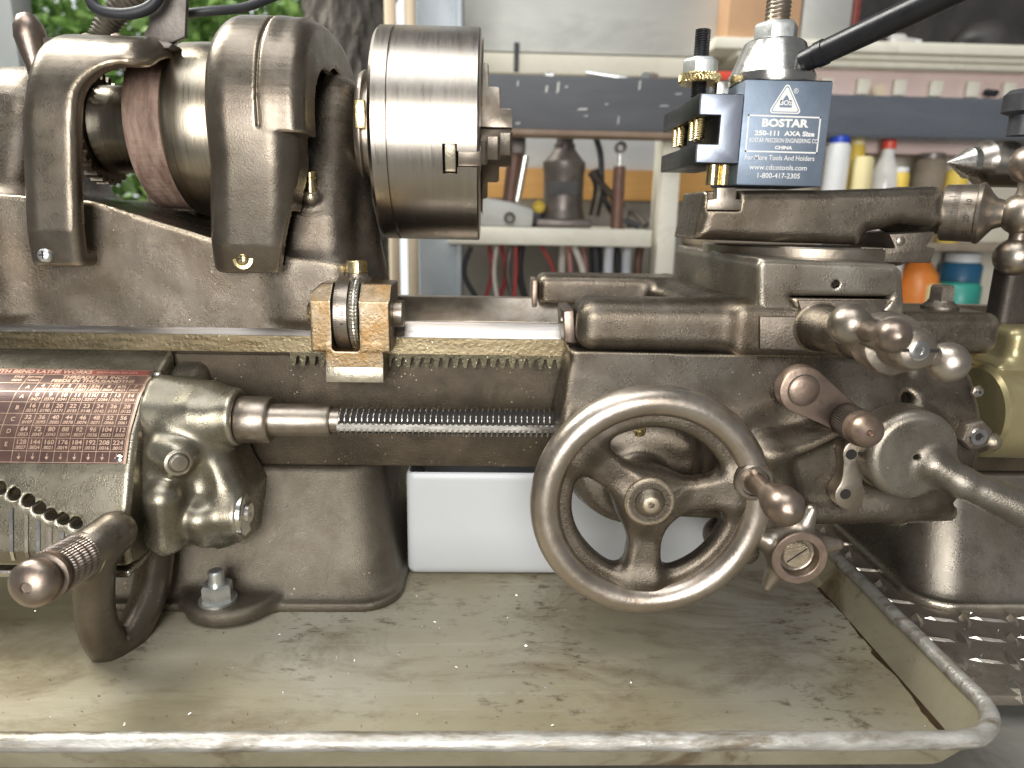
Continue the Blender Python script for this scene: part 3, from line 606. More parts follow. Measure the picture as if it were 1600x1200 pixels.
obj('jaw_plate', box(-92.3, -60.2, -86.6, -66.6, -140.4, -131.6), 'oily_brass', ST, bevel=.5)
dial = obj('micrometer_dial', rings([(-87.8, 12), (-87.8, 19.8), (-87, 20.6), (-79.9, 20.6), (-79.6, 19.4), (-79.4, 12)], (0, *sxa), (1, 0, 0), 96), 'worn_steel', ST)
dk2 = lambda t, q: .5*math.sin(q*30+t*2.2)*math.sin(q*30-t*2.2)
obj('knurled_ring', revolve([(-79.3, 14), (-79.3, 20.4)]+[(-79+i*.4, 20.9) for i in range(14)]+[(-73.6, 20.2), (-73.6, 14)], (0, *sxa), (1, 0, 0), 240, dk2), 'steel_knurl', ST, 25)
def oncyl(x0, org, r, sgn=1):                                # print rolled round an X-axis drum; u runs along X, v round it
    return lambda u, v: (x0+u, org[0]-math.cos(v/r)*r, org[1]+math.sin(v/r)*r)
tk = []; f = oncyl(-87.6, sxa, 20.72)
def tick(f, u0, u1, v, w): return [f(u0, v-w), f(u1, v-w), f(u1, v+w), f(u0, v+w)], [(0, 1, 2, 3)]
for k in range(-16, 17): tk.append(tick(f, 0.3, 3.6 if k % 5 == 0 else 2.2, k*1.15+.3, .13))
for k, s in ((-1, '9'), (0, '10')):
    gl = glyphs(s, 3.0, .05); tk.append((([f(5.3-y, k*5.75+2.2+x) for x, y in gl[0]]), gl[1]))
obj('dial_marks', merge(*tk), 'engraving', dial, 0)
obj('spindle_end', rings([(-104.8, 4), (-104.8, 6.4), (-103.2, 7), (-103, 6.2), (-102.2, 6.2), (-102, 7), (-100.2, 7), (-100, 5)], (0, *sxa), (1, 0, 0), 32), 'brass', ST)
obj('anvil', rings([(-56, 6), (-56, 7.6), (-51.4, 7.6), (-50.6, 7), (-50.6, 0)], (0, *sxa), (1, 0, 0), 40), 'worn_steel', ST)
p = W(558, 442, -62)
obj('washer', rings([(0, 4), (0, 8.4), (2.6, 8.4), (3, 8), (3, 6.6), (5, 6), (5, 0)], (p[0], -62, -86.4), (0, 0, 1), 36), 'worn_steel', ST)
obj('bolt_head', hexa((p[0], -62, -81.4), (0, 0, 1), 6.6, 7.4, .35), 'brass', ST, 20, bevel=.4)
# ------------------------------------------------------------------ carriage
CA = empty('lathe_carriage', (150, -90, -220), 'cast carriage with saddle, apron, spoked handwheel and levers on the bed', 'carriage')
def sad(X, Y, Z):
    bar = rbox(X, Y, Z, (47, -98, -119.5), (190, -58, -91.5), 9.5)
    bar = sm(bar, cap(X, Y, Z, (62, -84, -103), (150, -84, -103), 12, 12), 4)
    rw = rbox(X, Y, Z, (205, -92, -118.8), (286, -40, -95.5), 7)
    mid = rbox(X, Y, Z, (132, -101, -119.5), (224, 82, -92.5), 4)
    dov = ext(poly(X, Z, [(163, -93), (159.5, -87.5), (215, -87.5), (211, -93)]), Y, -102.5, 80, .5)
    rear = rbox(X, Y, Z, (34, 38, -118), (140, 78, -89), 6)
    web = ext(poly(X, Y, [(118, -60), (120, 20), (108, 60), (170, 70), (170, -80), (120, -80)]), Z, -119, -95.5, 5)
    d = un(9, bar, rw, mid, rear, web); d = np.minimum(d, dov)
    d = np.maximum(d, -np.maximum(np.abs(Y)-66.2, Z+108.5))
    return d+wob(X, Y, Z, .18)
casting('saddle', sad, (30, -106, -123), (291, 84, -84), 1.3, 'cast_iron', CA)
obj('way_wiper', prism(PXZ([(880, 486), (896, 484), (899, 536), (881, 534)], -82), 'y', -84, -46), 'brown_steel', CA, bevel=.8)
obj('way_wiper', box(29.5, 33.5, 42, 74, -118, -93), 'copper_patina', CA, bevel=.8)
obj('wiper_screw', rings([(0, 2), (1.2, 2), (1.8, 1.2), (1.8, 0)], W(879, 500, -84), (-1, 0, 0), 16), 'worn_steel', CA)
AP = PXZ(spline([(915, 548), (898, 575), (884, 620), (872, 680), (876, 735), (900, 775), (945, 797), (1010, 806), (1090, 812), (1180, 815), (1290, 812), (1380, 813), (1393, 822), (1408, 822), (1422, 812), (1465, 803), (1500, 783), (1525, 745), (1537, 705), (1552, 697), (1552, 678), (1540, 668), (1538, 640), (1546, 600), (1540, 588), (1526, 580), (1522, 562), (1500, 552), (1300, 548), (1100, 548)], 4, True), -118)
hub = np.array([80.6, -148, -185.6])
H1, H2 = W(1440, 583, -118), W(1428, 629, -118)
def apr(X, Y, Z):
    d2 = poly(X, Z, AP); d = ext(d2, Y, -118, -66, 4.5)
    d = sm(d, ext(ln(X-78, Z+176)-33, Y, -126, -70, 6), 10)
    d = sm(d, ext(ln(X-78, Z+183)-15, Y, -138, -70, 3), 6)
    d = sm(d, cap(X, Y, Z, W(1195, 705, -119), W(1315, 655, -120), 9, 8), 6)
    d = sm(d, cap(X, Y, Z, W(1200, 705, -118), W(1225, 800, -118), 9, 7), 7)
    d = sm(d, cap(X, Y, Z, W(1225, 800, -116), W(1480, 800, -112), 7, 5), 6)
    d = sm(d, ext(ln(X-215.6, Z+160.5)-27, Y, -124, -70, 3), 5)
    d = sm(d, cap(X, Y, Z, W(930, 600, -112), W(1060, 575, -112), 9, 9), 12)
    d = sm(d, cap(X, Y, Z, W(1030, 665, -118), W(1060, 690, -118), 7, 7), 6)
    d = sx(d, -(ln((X-160)/1.5, Y+131, Z+145)-16), 8)
    d = sx(d, -(ln((X-60)/1.7, Y+130, Z+137)-13), 7)
    d = sx(d, -(ln((X-262)/1.2, Y+134, Z+200)-14), 8)
    d = sm(d, cap(X, Y, Z, W(1125, 835, -100), W(1165, 860, -104), 10, 8), 8)
    d = sm(d, cap(X, Y, Z, W(1548, 690, -116), W(1545, 686, -110), 5, 5), 3)
    for h in (H1, H2): d = np.maximum(d, -np.maximum(ln(X-h[0], Z-h[2])-2.9, Y+100))
    d = sx(d, (-(Y+99.5)-(-118.8-Z)*.72)/1.23, 5)
    d = np.maximum(d, 118.8+Z)
    return d+wob(X, Y, Z, .3)
AO = casting('apron', apr, (24, -142, -242), (292, -64, -117), 1.15, 'cast_iron', CA)
# apron fittings
def boltat(name, px, py, Y, r, h, mt, hole=True, par=AO):
    p = W(px, py, Y); o = obj(name, hexa(p, (0, -1, 0), r, h, .3), mt, par, 20, bevel=.3)
    if hole:
        obj('bolt_tip', rings([(0, r*.55), (1.4, r*.5), (1.4, r*.26), (.7, r*.26), (.7, 0)], p+np.array([0, -h, 0]), (0, -1, 0), 24), 'bright_steel', o); obj('bolt_bore', rings([(0, r*.25), (.1, 0)], p+np.array([0, -h-.8, 0]), (0, -1, 0), 16), 'hole_dark', o, 0)
    return o
boltat('hex_bolt', 1515, 676, -118, 8.8, 6.5, 'cast_plate'); boltat('set_screw', 1525, 611, -117.5, 3.4, 2, 'worn_steel')
p = W(996, 690, -121); obj('oil_cup', rings([(0, .1), (0, 3), (5, 2.8), (5.4, 3.8), (8, 3.8), (9, 3), (9, 0)], p, (0, -.25, 1), 24), 'brass', AO)
CL = empty('clutch_lever', (165, -124, -134), '', ''); [CL.pop(k, None) for k in ('label', 'category')]; CL.parent = CA; CL.location = (Vector((165, -124, -134))-Vector(WL[CA.name]))*MM
c0, c1 = W(1254, 609, -124), W(1330, 655, -124)
tear = [(c0[0]+12.4*math.cos(a), c0[2]+12.4*math.sin(a)) for a in np.linspace(.95, 2*math.pi-2.1+.0, 30)]+[(c1[0]-3, c1[2]-8), (c1[0]+5, c1[2]-5), (c1[0]+6, c1[2]+4)]
obj('lever_plate', prism(tear, 'y', -125.5, -117), 'copper_patina', CL, bevel=1.0)
obj('pivot_cap', rings([(0, 7.9), (.3, 7.9), (.7, 7.4), (1.4, 5), (1.6, 0)], (c0[0], -125.4, c0[2]), (0, -1, 0), 40), 'copper_patina', CL, 50)
obj('pivot_groove', rings([(0, 8.5), (.12, 8.5), (.12, 0)], (c0[0], -125.45, c0[2]), (0, -1, 0), 40), 'engraving', CL, 0)
ka, kb = W(1322, 655, -126), W(1358, 676, -166); kd = kb-ka; kl = np.linalg.norm(kd)
obj('knob_grip', revolve([(0, 8.4)]+[(1+i*.5, 8.4) for i in range(int(kl*.66*2))], ka, kd, 160, lambda t, q: .25*math.sin(q*40)), 'dark_iron', CL, 25)
obj('knob_cap', rings([(kl*.64, 7), (kl*.68, 8.6), (kl*.76, 8.7), (kl*.8, 7.6), (kl*.84, 7.6), (kl*.88, 8), (kl*.94, 7), (kl*1.0, 4.2), (kl*1.03, 1.5), (kl*1.01, 1.0), (kl*.98, 0)], ka, kd, 40), 'copper_patina', CL, 50)
LP = PXZ(spline([(1322, 690), (1342, 688), (1351, 705), (1350, 730), (1344, 748), (1348, 768), (1340, 789), (1322, 795), (1304, 785), (1301, 767), (1311, 748), (1314, 722), (1313, 704)], 4, True), -124)
lk = obj('link_plate', prism(LP, 'y', -127, -117), 'worn_steel', CA, bevel=1)
for px, py in ((1330, 710), (1321, 772)): obj('link_hole', rings([(0, 2.9), (.15, 2.9), (.15, 0)], W(px, py, -127.05), (0, -1, 0), 24), 'hole_dark', lk, 0)
FL = W(1428, 712, -138)
def fl_fn(X, Y, Z):
    d = ext(ln(X-FL[0], Z-FL[2])-23.8, Y, -140, -117, 5)
    a, b, e = W(1455, 725, -138), W(1500, 752, -142), W(1640, 815, -152)
    d = sm(d, cap(X, Y, Z, a, b, 8, 8), 5); d = sm(d, cap(X, Y, Z, b, e, 8, 9.6), 3)
    return np.maximum(d, -np.maximum(ln(X-FL[0], Z-FL[2])-1.7, Y+132))+wob(X, Y, Z, .15)
casting('feed_lever', fl_fn, (185, -164, -205), (300, -114, -132), 1.0, 'cast_grey', CA)
# star knob
SK = W(1246, 868, -150)
def sk_fn(X, Y, Z):
    d = ext(ln(X-SK[0], Z-SK[2])-13, Y, -153, -120, 3)
    for a in (72, 8, -50, -118, 158):
        q = math.radians(a); t = np.array([SK[0]+23.5*math.cos(q), -144, SK[2]+23.5*math.sin(q)])
        d = sm(d, cap(X, Y, Z, (SK[0]+8*math.cos(q), -142, SK[2]+8*math.sin(q)), t, 8, 3.0), 4)
    d = sm(d, cap(X, Y, Z, (SK[0], -120, SK[2]), (SK[0]-6, -100, SK[2]+10), 9, 9), 4)
    return np.maximum(d, -np.maximum(ln(X-SK[0], Z-SK[2])-9.7, Y+147.5))
sk = casting('star_knob', sk_fn, (SK[0]-28, -156, SK[2]-28), (SK[0]+28, -90, SK[2]+28), .8, 'worn_steel', CA)
obj('knob_face', revolve([(0, 9.8), (1.2, 9.8), (1.5, 10.2), (1.5, 13.6), (1.0, 14.2), (0, 14.2), (0, 9.8)], (SK[0], -152, SK[2]), (0, -1, 0), 48), 'copper_patina', sk)
obj('slotted_screw', rings([(0, 7.2), (3.4, 7.2), (4, 6.6), (4, 0)], (SK[0]-.8, -147, SK[2]+.6), (0, -1, 0), 32), 'cast_iron', sk)
a = math.radians(38); c = np.array([SK[0]-.8, -151.15, SK[2]+.6]); dx, dz = math.cos(a), math.sin(a)
obj('screw_slot', ([c+np.array([dx*s*6-dz*w, 0, dz*s*6+dx*w]) for s, w in ((-1, -.4), (1, -.4), (1, .4), (-1, .4))], [(0, 1, 2, 3)]), 'hole_dark', sk, 0)
# handwheel
HWp = empty('handwheel', tuple(hub), '', ''); [HWp.pop(k, None) for k in ('label', 'category')]; HWp.parent = CA; HWp.location = (Vector(hub)-Vector(WL[CA.name]))*MM
def hw_fn(X, Y, Z):
    x, z = X-hub[0], Z-hub[2]; r = ln(x, z)
    d = ext(np.abs(r-47)-8.0, Y, -149, -137, 4)
    d = sm(d, ext(r-17, Y, -146, -130, 6), 9)
    for a in (-93, 9, 143):
        q = math.radians(a); t = x*math.cos(q)+z*math.sin(q); s = -x*math.sin(q)+z*math.cos(q)
        w = 8.3+np.abs(t-24)*.08
        d = sm(d, np.maximum(ln(np.maximum(np.abs(s)-w+4, 0), np.maximum(np.abs(Y+141.5+np.clip(t-14, 0, 30)*.07)-2.2, 0))-4, np.maximum(-t, t-50)), 8)
    return d+wob(X, Y, Z, .2)
casting('wheel_spider', hw_fn, (14, -156, -248), (144, -130, -120), .9, 'cast_iron', HWp)
V = []; nM, nm = 120, 28
for i in range(nM):
    q = 2*math.pi*i/nM
    for j in range(nm):
        s = 2*math.pi*j/nm; rr = 52.8+7.6*math.cos(s); y = -146.5+8.4*math.sin(s)
        V.append((hub[0]+rr*math.cos(q), y, hub[2]+rr*math.sin(q)))
obj('wheel_rim', (V, [(i*nm+j, ((i+1) % nM)*nm+j, ((i+1) % nM)*nm+(j+1) % nm, i*nm+(j+1) % nm) for i in range(nM) for j in range(nm)]), 'rim_steel', HWp, 80)
obj('hub_nut', rings([(-2, 12.6), (1.6, 12.4), (2.4, 11.4), (2.4, 7.6), (3.4, 7.2), (4.6, 5.4), (5.6, 4.2), (6, 3.4), (6, 1.6), (5, 1.4), (5, 0)], (hub[0]-1.5, -149.3, hub[2]+2), (0, -1, 0), 44), 'cast_iron', HWp)
hb = W(1178, 752, -153); he = W(1226, 792, -186); hd = he-hb; hl = np.linalg.norm(hd)
obj('handle_socket', rings([(-4, 9.6), (1.2, 9.6), (2.2, 8.6), (2.2, 7), (1, 6.6), (1, 0)], hb, (0, -1, 0), 36), 'worn_steel', HWp)
obj('handle', rings([(0, 5.4), (hl*.25, 5), (hl*.45, 4.6), (hl*.58, 6), (hl*.72, 7.6), (hl*.9, 8.8), (hl*1.03, 8.8), (hl*1.15, 7.2), (hl*1.23, 4.2), (hl*1.26, 0)], hb, hd, 40), 'brown_steel', HWp, 60)
# cross slide
CX = PXZ([(1190, 404), (1402, 413), (1413, 424), (1416, 480), (1412, 492), (1374, 492), (1391, 464), (1236, 463), (1251, 492), (1192, 492), (1184, 478), (1184, 415)], -100)
XH = W(1306, 444, -100)
def xs_fn(X, Y, Z):
    d = ext(poly(X, Z, CX), Y, -100, 74, 3.2)
    d = np.maximum(d, -np.maximum(ln(X-XH[0], Z-XH[2])-2.4, Y+88))
    return d+wob(X, Y, Z, .2)
XS = casting('cross_slide', xs_fn, (110, -106, -98), (230, 78, -62), 1.0, 'cast_grey', CA)
xa0 = W(1278, 511, -104); hubc = W(1420, 544, -192); xad = hubc-xa0; xln = np.linalg.norm(xad)
obj('saddle_front', prism(PXZ([(1186, 494), (1254, 495), (1245, 469), (1386, 469), (1374, 494), (1398, 502), (1402, 546), (1300, 549), (1186, 545)], -103), 'y', -104.5, -99), 'cast_plate', CA, bevel=.8)
obj('screw_bush', rings([(-6, 13.6), (1, 13.6), (2.5, 12.8), (3.5, 11.6), (44, 11.0), (45, 10.2), (xln*.8, 10.2)], xa0, xad, 48), 'cast_iron', CA, 50)
obj('micrometer_collar', rings([(xln*.72, 10), (xln*.72, 12.4), (xln*.74, 13.2), (xln*.86, 13.4), (xln*.88, 12.6), (xln*.89, 9), (xln*.95, 8)], xa0, xad, 56), 'worn_steel', CA)
lb = W(1328, 507, -188); rb = W(1481, 566, -190)
BC = obj('ball_crank', rings([(-10, 7), (-7, 8.6), (-2, 9.6), (3, 9.2), (6.5, 7.9), (7.5, 6.9), (7.5, 0)], hubc, xad, 40), 'worn_steel', CA, 60)
obj('crank_arm', tube([lb, lb+(hubc-lb)*.5, hubc+np.array([0, 3, 0]), hubc+(rb-hubc)*.6, rb], [5.5, 6.2, 6.2, 4.4, 4.0], 20), 'worn_steel', BC, 60)
obj('crank_ball', rings([(-8.7*math.cos(t), 8.7*math.sin(t)) for t in np.linspace(0, math.pi, 20)], lb, (0, -1, 0), 36), 'worn_steel', BC, 80)
obj('crank_ball', rings([(-8.4*math.cos(t), 8.4*math.sin(t)) for t in np.linspace(0, math.pi, 20)], rb, (0, -1, 0), 36), 'rim_steel', BC, 80)
ha = lb+np.array([3, -9, -1.5]); hz = W(1402, 526, -224); hd = hz-ha; hl = np.linalg.norm(hd)
obj('crank_handle', rings([(0, 4.4), (hl*.25, 3.7), (hl*.4, 4), (hl*.6, 5.6), (hl*.8, 6.5), (hl*.95, 6.2), (hl*1.06, 4.4), (hl*1.12, 0)], ha, hd, 36), 'brown_steel', BC, 60)
p = hubc+xad/xln*7.55; obj('hub_screw', rings([(0, 4.1), (.5, 4.1), (.9, 3.2), (.9, 1.6), (.4, 1.4), (.4, 0)], p, (0, -1, 0), 28), 'bright_steel', BC)
obj('hub_slot', merge(box(p[0]-8, p[0]-4.3, p[1]-.25, p[1]+.2, p[2]-.7, p[2]+.7), box(p[0]+4.3, p[0]+8, p[1]-.25, p[1]+.2, p[2]-.7, p[2]+.7)), 'hole_dark', BC, 0)
p = W(1467, 487, -66)
obj('clamp_bolt', merge(rings([(0, 10), (1.5, 10), (4, 7), (5, 6.6)], (p[0], -66, -95.8), (0, 0, 1), 32), hexa((p[0], -66, -91.2), (0, 0, 1), 7, 9, .5)), 'cast_plate', CA, 25)
# ------------------------------------------------------------------ compound rest
CR = empty('compound_rest', (190, -30, -68), 'dark cast compound slide with engraved dial and ball crank above the cross slide', 'compound slide')
cz = -36
def cs_fn(X, Y, Z):
    pl_ = PXZ([(1104, 298), (1300, 296), (1474, 291), (1480, 298), (1482, 350), (1462, 357), (1410, 351), (1385, 358), (1362, 362), (1346, 384), (1086, 374), (1098, 330)], -60)
    d = ext(poly(X, Z, pl_), Y, -60, -6, 7)
    d = np.maximum(d, -rbox(X, Y, Z, W(1106, 330, -60)-np.array([0, 3, 0]), np.array([W(1160, 293, -60)[0], -52, -26]), .8))
    d = sm(d, cap(X, Y, Z, (248, -34, W(1496, 333, -44)[2]), W(1496, 333, -44)-np.array([8, -4, 0]), 13, 12.5), 6)
    return d+wob(X, Y, Z, .15)
casting('top_slide', cs_fn, (112, -64, -66), (272, -2, -24), 1.0, 'cast_iron', CR)
obj('tee_slot_plate', prism(PXZ([(1120, 293), (1150, 293), (1150, 311), (1163, 312), (1162, 329), (1104, 328), (1106, 312), (1120, 310)], -59), 'y', -59.2, -52.2), 'worn_steel', CR, bevel=.5)
obj('swivel_base', rings([(-72.5, 50), (-72.5, 60.5), (-71.5, 62), (-63, 62), (-62, 61), (-62, 40)], (203, -6, 0), (0, 0, 1), 96), 'worn_steel', CR)
obj('slide_end', prism(PXZ([(1346, 386), (1400, 388), (1390, 366), (1462, 362), (1448, 386), (1462, 388), (1455, 411), (1346, 410)], -62), 'y', -62, -10), 'cast_plate', CR, bevel=.8)
obj('gib_screw', rings([(0, 2.6), (.6, 2.6), (1, 2), (1, 0)], W(1407, 377, -62.1), (0, -1, 0), 20), 'worn_steel', CR)
ca = np.array([math.cos(math.radians(38)), -math.sin(math.radians(38)), 0]); cn = np.array([ca[1], -ca[0], 0]); D0 = W(1496, 333, -44)-ca*5
dl = obj('compound_dial', rings([(-3, 10), (-3, 15.4), (-2, 16.6), (14.5, 16.8), (15.2, 17.6), (17, 17.8), (18, 17), (21.5, 12), (24, 9), (30, 7)], D0, ca, 96), 'worn_steel', CR)
tk = []; f = lambda u, v: tuple(D0+ca*u+cn*math.cos(v/16.85)*16.85+np.array([0, 0, math.sin(v/16.85)*16.85]))
for k in range(-22, 23): tk.append(tick(f, 3.2-(2.6 if k % 10 == 0 else 1.4 if k % 5 == 0 else 0), 6.6, k*.95+.4, .11))
for v, t_ in ((-3.4, '20'), (6.1, '10'), (-12.9, '30')):
    gl = glyphs(t_, 4.2, .05); tk.append(([f(11.2-y, v+x) for x, y in gl[0]], gl[1]))
obj('dial_marks', merge(*tk), 'engraving', dl, 0)
cc = D0+ca*37
CB = obj('compound_crank', rings([(-12*math.cos(t), 12*math.sin(t)) for t in np.linspace(0, math.pi, 20)], cc, ca, 36), 'worn_steel', CR, 80)
t1, t2 = cc+np.array([0, 0, 27.5]), cc+np.array([0, 0, -24.5])
obj('crank_arm', tube([cc+np.array([0, 0, 8]), cc*.5+t1*.5, t1], [6, 4.6, 6], 18), 'worn_steel', CB, 60)
obj('crank_arm', tube([cc+np.array([0, 0, -8]), cc*.5+t2*.5, t2], [6, 4.6, 6], 18), 'worn_steel', CB, 60)
obj('crank_ball', rings([(-11*math.cos(t), 11*math.sin(t)) for t in np.linspace(0, math.pi, 20)], t2, ca, 36), 'worn_steel', CB, 80)
obj('crank_handle', rings([(-14, 0), (-13.5, 4), (-11, 8.4), (-6, 11), (2, 11.8), (10, 10.6), (22, 7), (34, 6)], t1+ca*3, ca, 36), 'brown_steel', CB, 60)
# ------------------------------------------------------------------ tool post
TP = empty('tool_post', (163, -35, -29), 'blue-grey quick-change tool post block with silver printed maker lettering', 'tool post')
x0, x1 = 138.6, 187.8; zt, zb = 28.2, -28.0
pb = obj('post_body', box(x0, x1, -60, -11, zb, zt), 'post_blue', TP, bevel=.9)
obj('post_top', box(x0+.6, x1-.6, -59.4, -11.6, zt+.05, zt+.4), 'black_oxide', TP)
kx, ky = (x0+x1)/2-1, -35
obj('cone_cap', rings([(zt+.4, 24), (zt+2.4, 24.6), (zt+6, 24.4), (zt+7, 23.6), (zt+23.5, 17.2), (zt+24.6, 15.8), (zt+24.6, 6)], (kx, ky, 0), (0, 0, 1), 80), 'bright_steel', TP)
obj('hex_nut', merge(hexa((kx, ky, zt+24.7), (0, 0, 1), 12.6, 10.2, .5), revolve([(0, 13), (.8, 13)], (kx, ky, zt+24.65), (0, 0, 1), 32)), 'zinc', TP, 20, bevel=.4)
def threaded(name, r, z0, z1, org, pitch, mt, par, n=32, dep=.14):
    Z = np.arange(z0, z1, pitch/5); V = []
    for z in Z:
        for k in range(n):
            q = 2*math.pi*k/n; ph = (z/pitch-q/(2*math.pi)) % 1; rr = r*(1-dep*abs(2*ph-1)); V.append((org[0]+rr*math.cos(q), org[1]+rr*math.sin(q), z))
    Fc = [(i*n+k, i*n+(k+1) % n, (i+1)*n+(k+1) % n, (i+1)*n+k) for i in range(len(Z)-1) for k in range(n)]+[tuple(range((len(Z)-1)*n, len(Z)*n))]
    return obj(name, (V, Fc), mt, par, 30)
threaded('post_stud', 7.2, zt+34, zt+62, (kx, ky), 2.2, 'worn_steel', TP)
ra, rb_ = W(1252, 98, -52), W(1500, -18, -112); rd = rb_-ra; rl = np.linalg.norm(rd)
obj('lock_handle', rings([(0, 5), (.8, 6.0), (9, 6.3), (9.3, 6.8), (14, 6.9), (14.3, 6.3), (rl, 6.6), (rl*1.25, 7), (rl*1.27, 0)], ra, rd, 40), 'black_oxide', TP)
obj('latch_stub', merge(rings([(0, 3.6), (11, 3.6), (11, 0)], W(1112, 289, -56), (0, 0, 1), 24), rings([(0, 3.4), (11, 3.4), (11, 0)], W(1129, 289, -54), (0, 0, 1), 24)), 'brass', TP)
p = W(1126, 146, -40); obj('dovetail_piston', box(p[0]-3.5, p[0]+3.5, -44, -34, p[2]-4, p[2]+6), 'steel', TP, bevel=.6)
# print on the post's front face
GLs = []; fy = -60.12
def face(px, py, s, size, bold=.05, wide=1.0, tilt=0):
    c = W(px, py, fy); GLs.append(place(glyphs(s, size, bold), lambda x, y: (c[0]+x*wide, fy, c[2]+y)))
face(1226, 193, 'BOSTAR', 5.6, .28, 1.25); face(1226, 209, '250-111  AXA Size', 3.5, .16, 1.25); face(1225, 220, 'BOSTAR PRECISION ENGINEERING CO.', 3.3, .04, .68); face(1224, 231, 'CHINA', 2.5, .12, 1.25)
face(1218, 247, 'For More Tools And Holders', 3.9, .03, .86); face(1216, 262, 'www.cdcotools.com', 4.0, .03, 1.0); face(1216, 275, '1-800-417-2305', 4.0, .05, .98)
def bar(ax, ay, bx2, by2, w):
    a, b = W(ax, ay, fy), W(bx2, by2, fy); d = (b-a)/np.linalg.norm(b-a); nn = np.array([-d[2], 0, d[0]])*w
    return [a-nn-d*w, b-nn+d*w, b+nn+d*w, a+nn-d*w], [(0, 1, 2, 3)]
q = [(1170, 180), (1282, 184), (1276, 239), (1165, 236)]
for i in range(4): GLs.append(bar(*q[i], *q[(i+1) % 4], .42))
def rtri(c, r, rc): 
    out = []
    for a in (90, 210, 330):
        cx_, cz_ = c[0]+(r-rc)*math.cos(math.radians(a)), c[1]+(r-rc)*math.sin(math.radians(a)); out += [(cx_+rc*math.cos(math.radians(a+b)), cz_+rc*math.sin(math.radians(a+b))) for b in np.linspace(-60, 60, 7)]
    return out
tc = W(1228, 161, fy); tc = (tc[0], tc[2]); A, B, Cc = rtri(tc, 9.6, 1.6), rtri(tc, 8.7, 1.1), rtri(tc, 8.1, .9)
def flat(pts, y): return [(x, y, z) for x, z in pts], [tuple(range(len(pts)))]
def ringf(P, Q, y): n = len(P); return [(x, y, z) for x, z in P+Q], [(i, (i+1) % n, n+(i+1) % n, n+i) for i in range(n)]
GLs.append(ringf(A, B, fy))
pc = [(tc[0]+4.0*math.cos(math.atan2(z-tc[1], x-tc[0])), tc[1]+4.0*math.sin(math.atan2(z-tc[1], x-tc[0]))) for x, z in Cc]
GLs.append(ringf(Cc, pc, fy)); gl = glyphs('BOS', 3.6, .12); GLs.append(place(gl, lambda x, y: (tc[0]+x, fy, tc[1]+y)))
rc_ = W(1244, 142, fy); GLs.append(ringf(circ(rc_[0], rc_[2], 1.35, 20), circ(rc_[0], rc_[2], 1.05, 20), fy)); GLs.append(place(glyphs('R', 1.7, .03), lambda x, y: (rc_[0]+x, fy, rc_[2]+y)))
obj('printed_lettering', merge(*GLs), 'silver_print', pb, 0)
# ------------------------------------------------------------------ tool holder
TH_ = empty('tool_holder', (124, -20, -17), 'black empty tool holder with four brassy set screws and threaded height stud', 'tool holder')
hx0, hx1 = 113.4, 138.2
hp = [(hx0, -17), (hx1, -17), (hx1, 20.4), (hx0, 20.4), (hx0, 8.6), (125.6, 8.6), (125.6, -6.2), (hx0, -6.2)]
obj('holder_body', prism(hp, 'y', -61, 22), 'black_oxide', TH_, bevel=.7)
obj('ground_face', prism([(a+(.7 if a == hx0 else -.7 if a == hx1 else .3), b+(.7 if b in (-17, ) else -.7 if b == 20.4 else .5 if b == 8.6 else -.5)) for a, b in hp], 'y', -62.3, -60.9), 'post_side', TH_, bevel=.25)
for y in (-50, -40, -12, -2): threaded('set_screw', 3.6, -2.5, 10, (117.8, y), 1.3, 'brass', TH_, 20)
sp_ = W(1093, 125, -30); so = (sp_[0], -30)
threaded('height_stud', 4.6, 20, 60, so, 1.3, 'black_oxide', TH_, 24)
obj('thumb_nut', revolve([(30.2, 6), (30.2, 11.2), (31, 11.9)]+[(31.3+i*.4, 12) for i in range(10)]+[(35.6, 11.2), (35.6, 6)], (*so, 0), (0, 0, 1), 160, lambda t, q: .35*math.sin(q*36+t*1.6)), 'brass', TH_, 25)
obj('lock_nut', hexa((*so, 35.7), (0, 0, 1), 10.4, 8.6, .5), 'zinc', TH_, 20, bevel=.4)
# ------------------------------------------------------------------ tailstock
TS = empty('tailstock', (380, 0, -110), 'tailstock with silver quill and pointed dead centre aimed at the chuck', 'tailstock')
qx = W(1535, 255, 0)[0]; tpx = W(1479, 252, 0)[0]; qz = -8
obj('dead_center', rings([(tpx, 0), (tpx+13.5, 9.4), (tpx+14, 9.9), (tpx+20, 9.9), (tpx+20.2, 9), (tpx+26, 8.4)], (0, 0, qz), (1, 0, 0), 48), 'steel', TS)
obj('quill', rings([(qx-8, 8), (qx-4, 11.5), (qx, 14.5), (qx+1.5, 15), (qx+80, 15)], (0, 0, qz), (1, 0, 0), 56), 'chuck_steel', TS)
def ts_fn(X, Y, Z):
    d = ext(poly(Y, Z, circ(0, qz, 30, 20, 0, math.pi)+[(-34, -50), (-60, -82), (-60, -117), (60, -117), (60, -82), (34, -50)]), X, 402, 470, 8)
    d = sm(d, rbox(X, Y, Z, (W(1566, 480, -66)[0], -66, -117), (470, -50, -68), 4), 4)
    return sm(d, rbox(X, Y, Z, (400, -40, -117), (470, 62, -62), 5), 8)
casting('tailstock_body', ts_fn, (290, -70, -120), (440, 66, 38), 2.0, 'dark_iron', TS)
p = W(1596, 215, -20); obj('quill_clamp', rings([(0, 7), (12, 7), (14, 12), (24, 12), (27, 9), (27, 0)], (p[0]+4, -12, 8), (0, 0, 1), 32), 'black_rubber', TS)
ez = W(1575, 645, -88)[2]; ex = 283
EB = obj('screw_bearing', rings([(ex, 12), (ex, 25), (ex+2, 27), (ex+70, 28), (ex+70, 10)], (0, -84, ez), (1, 0, 0), 64), 'olive_paint', LA, 40)
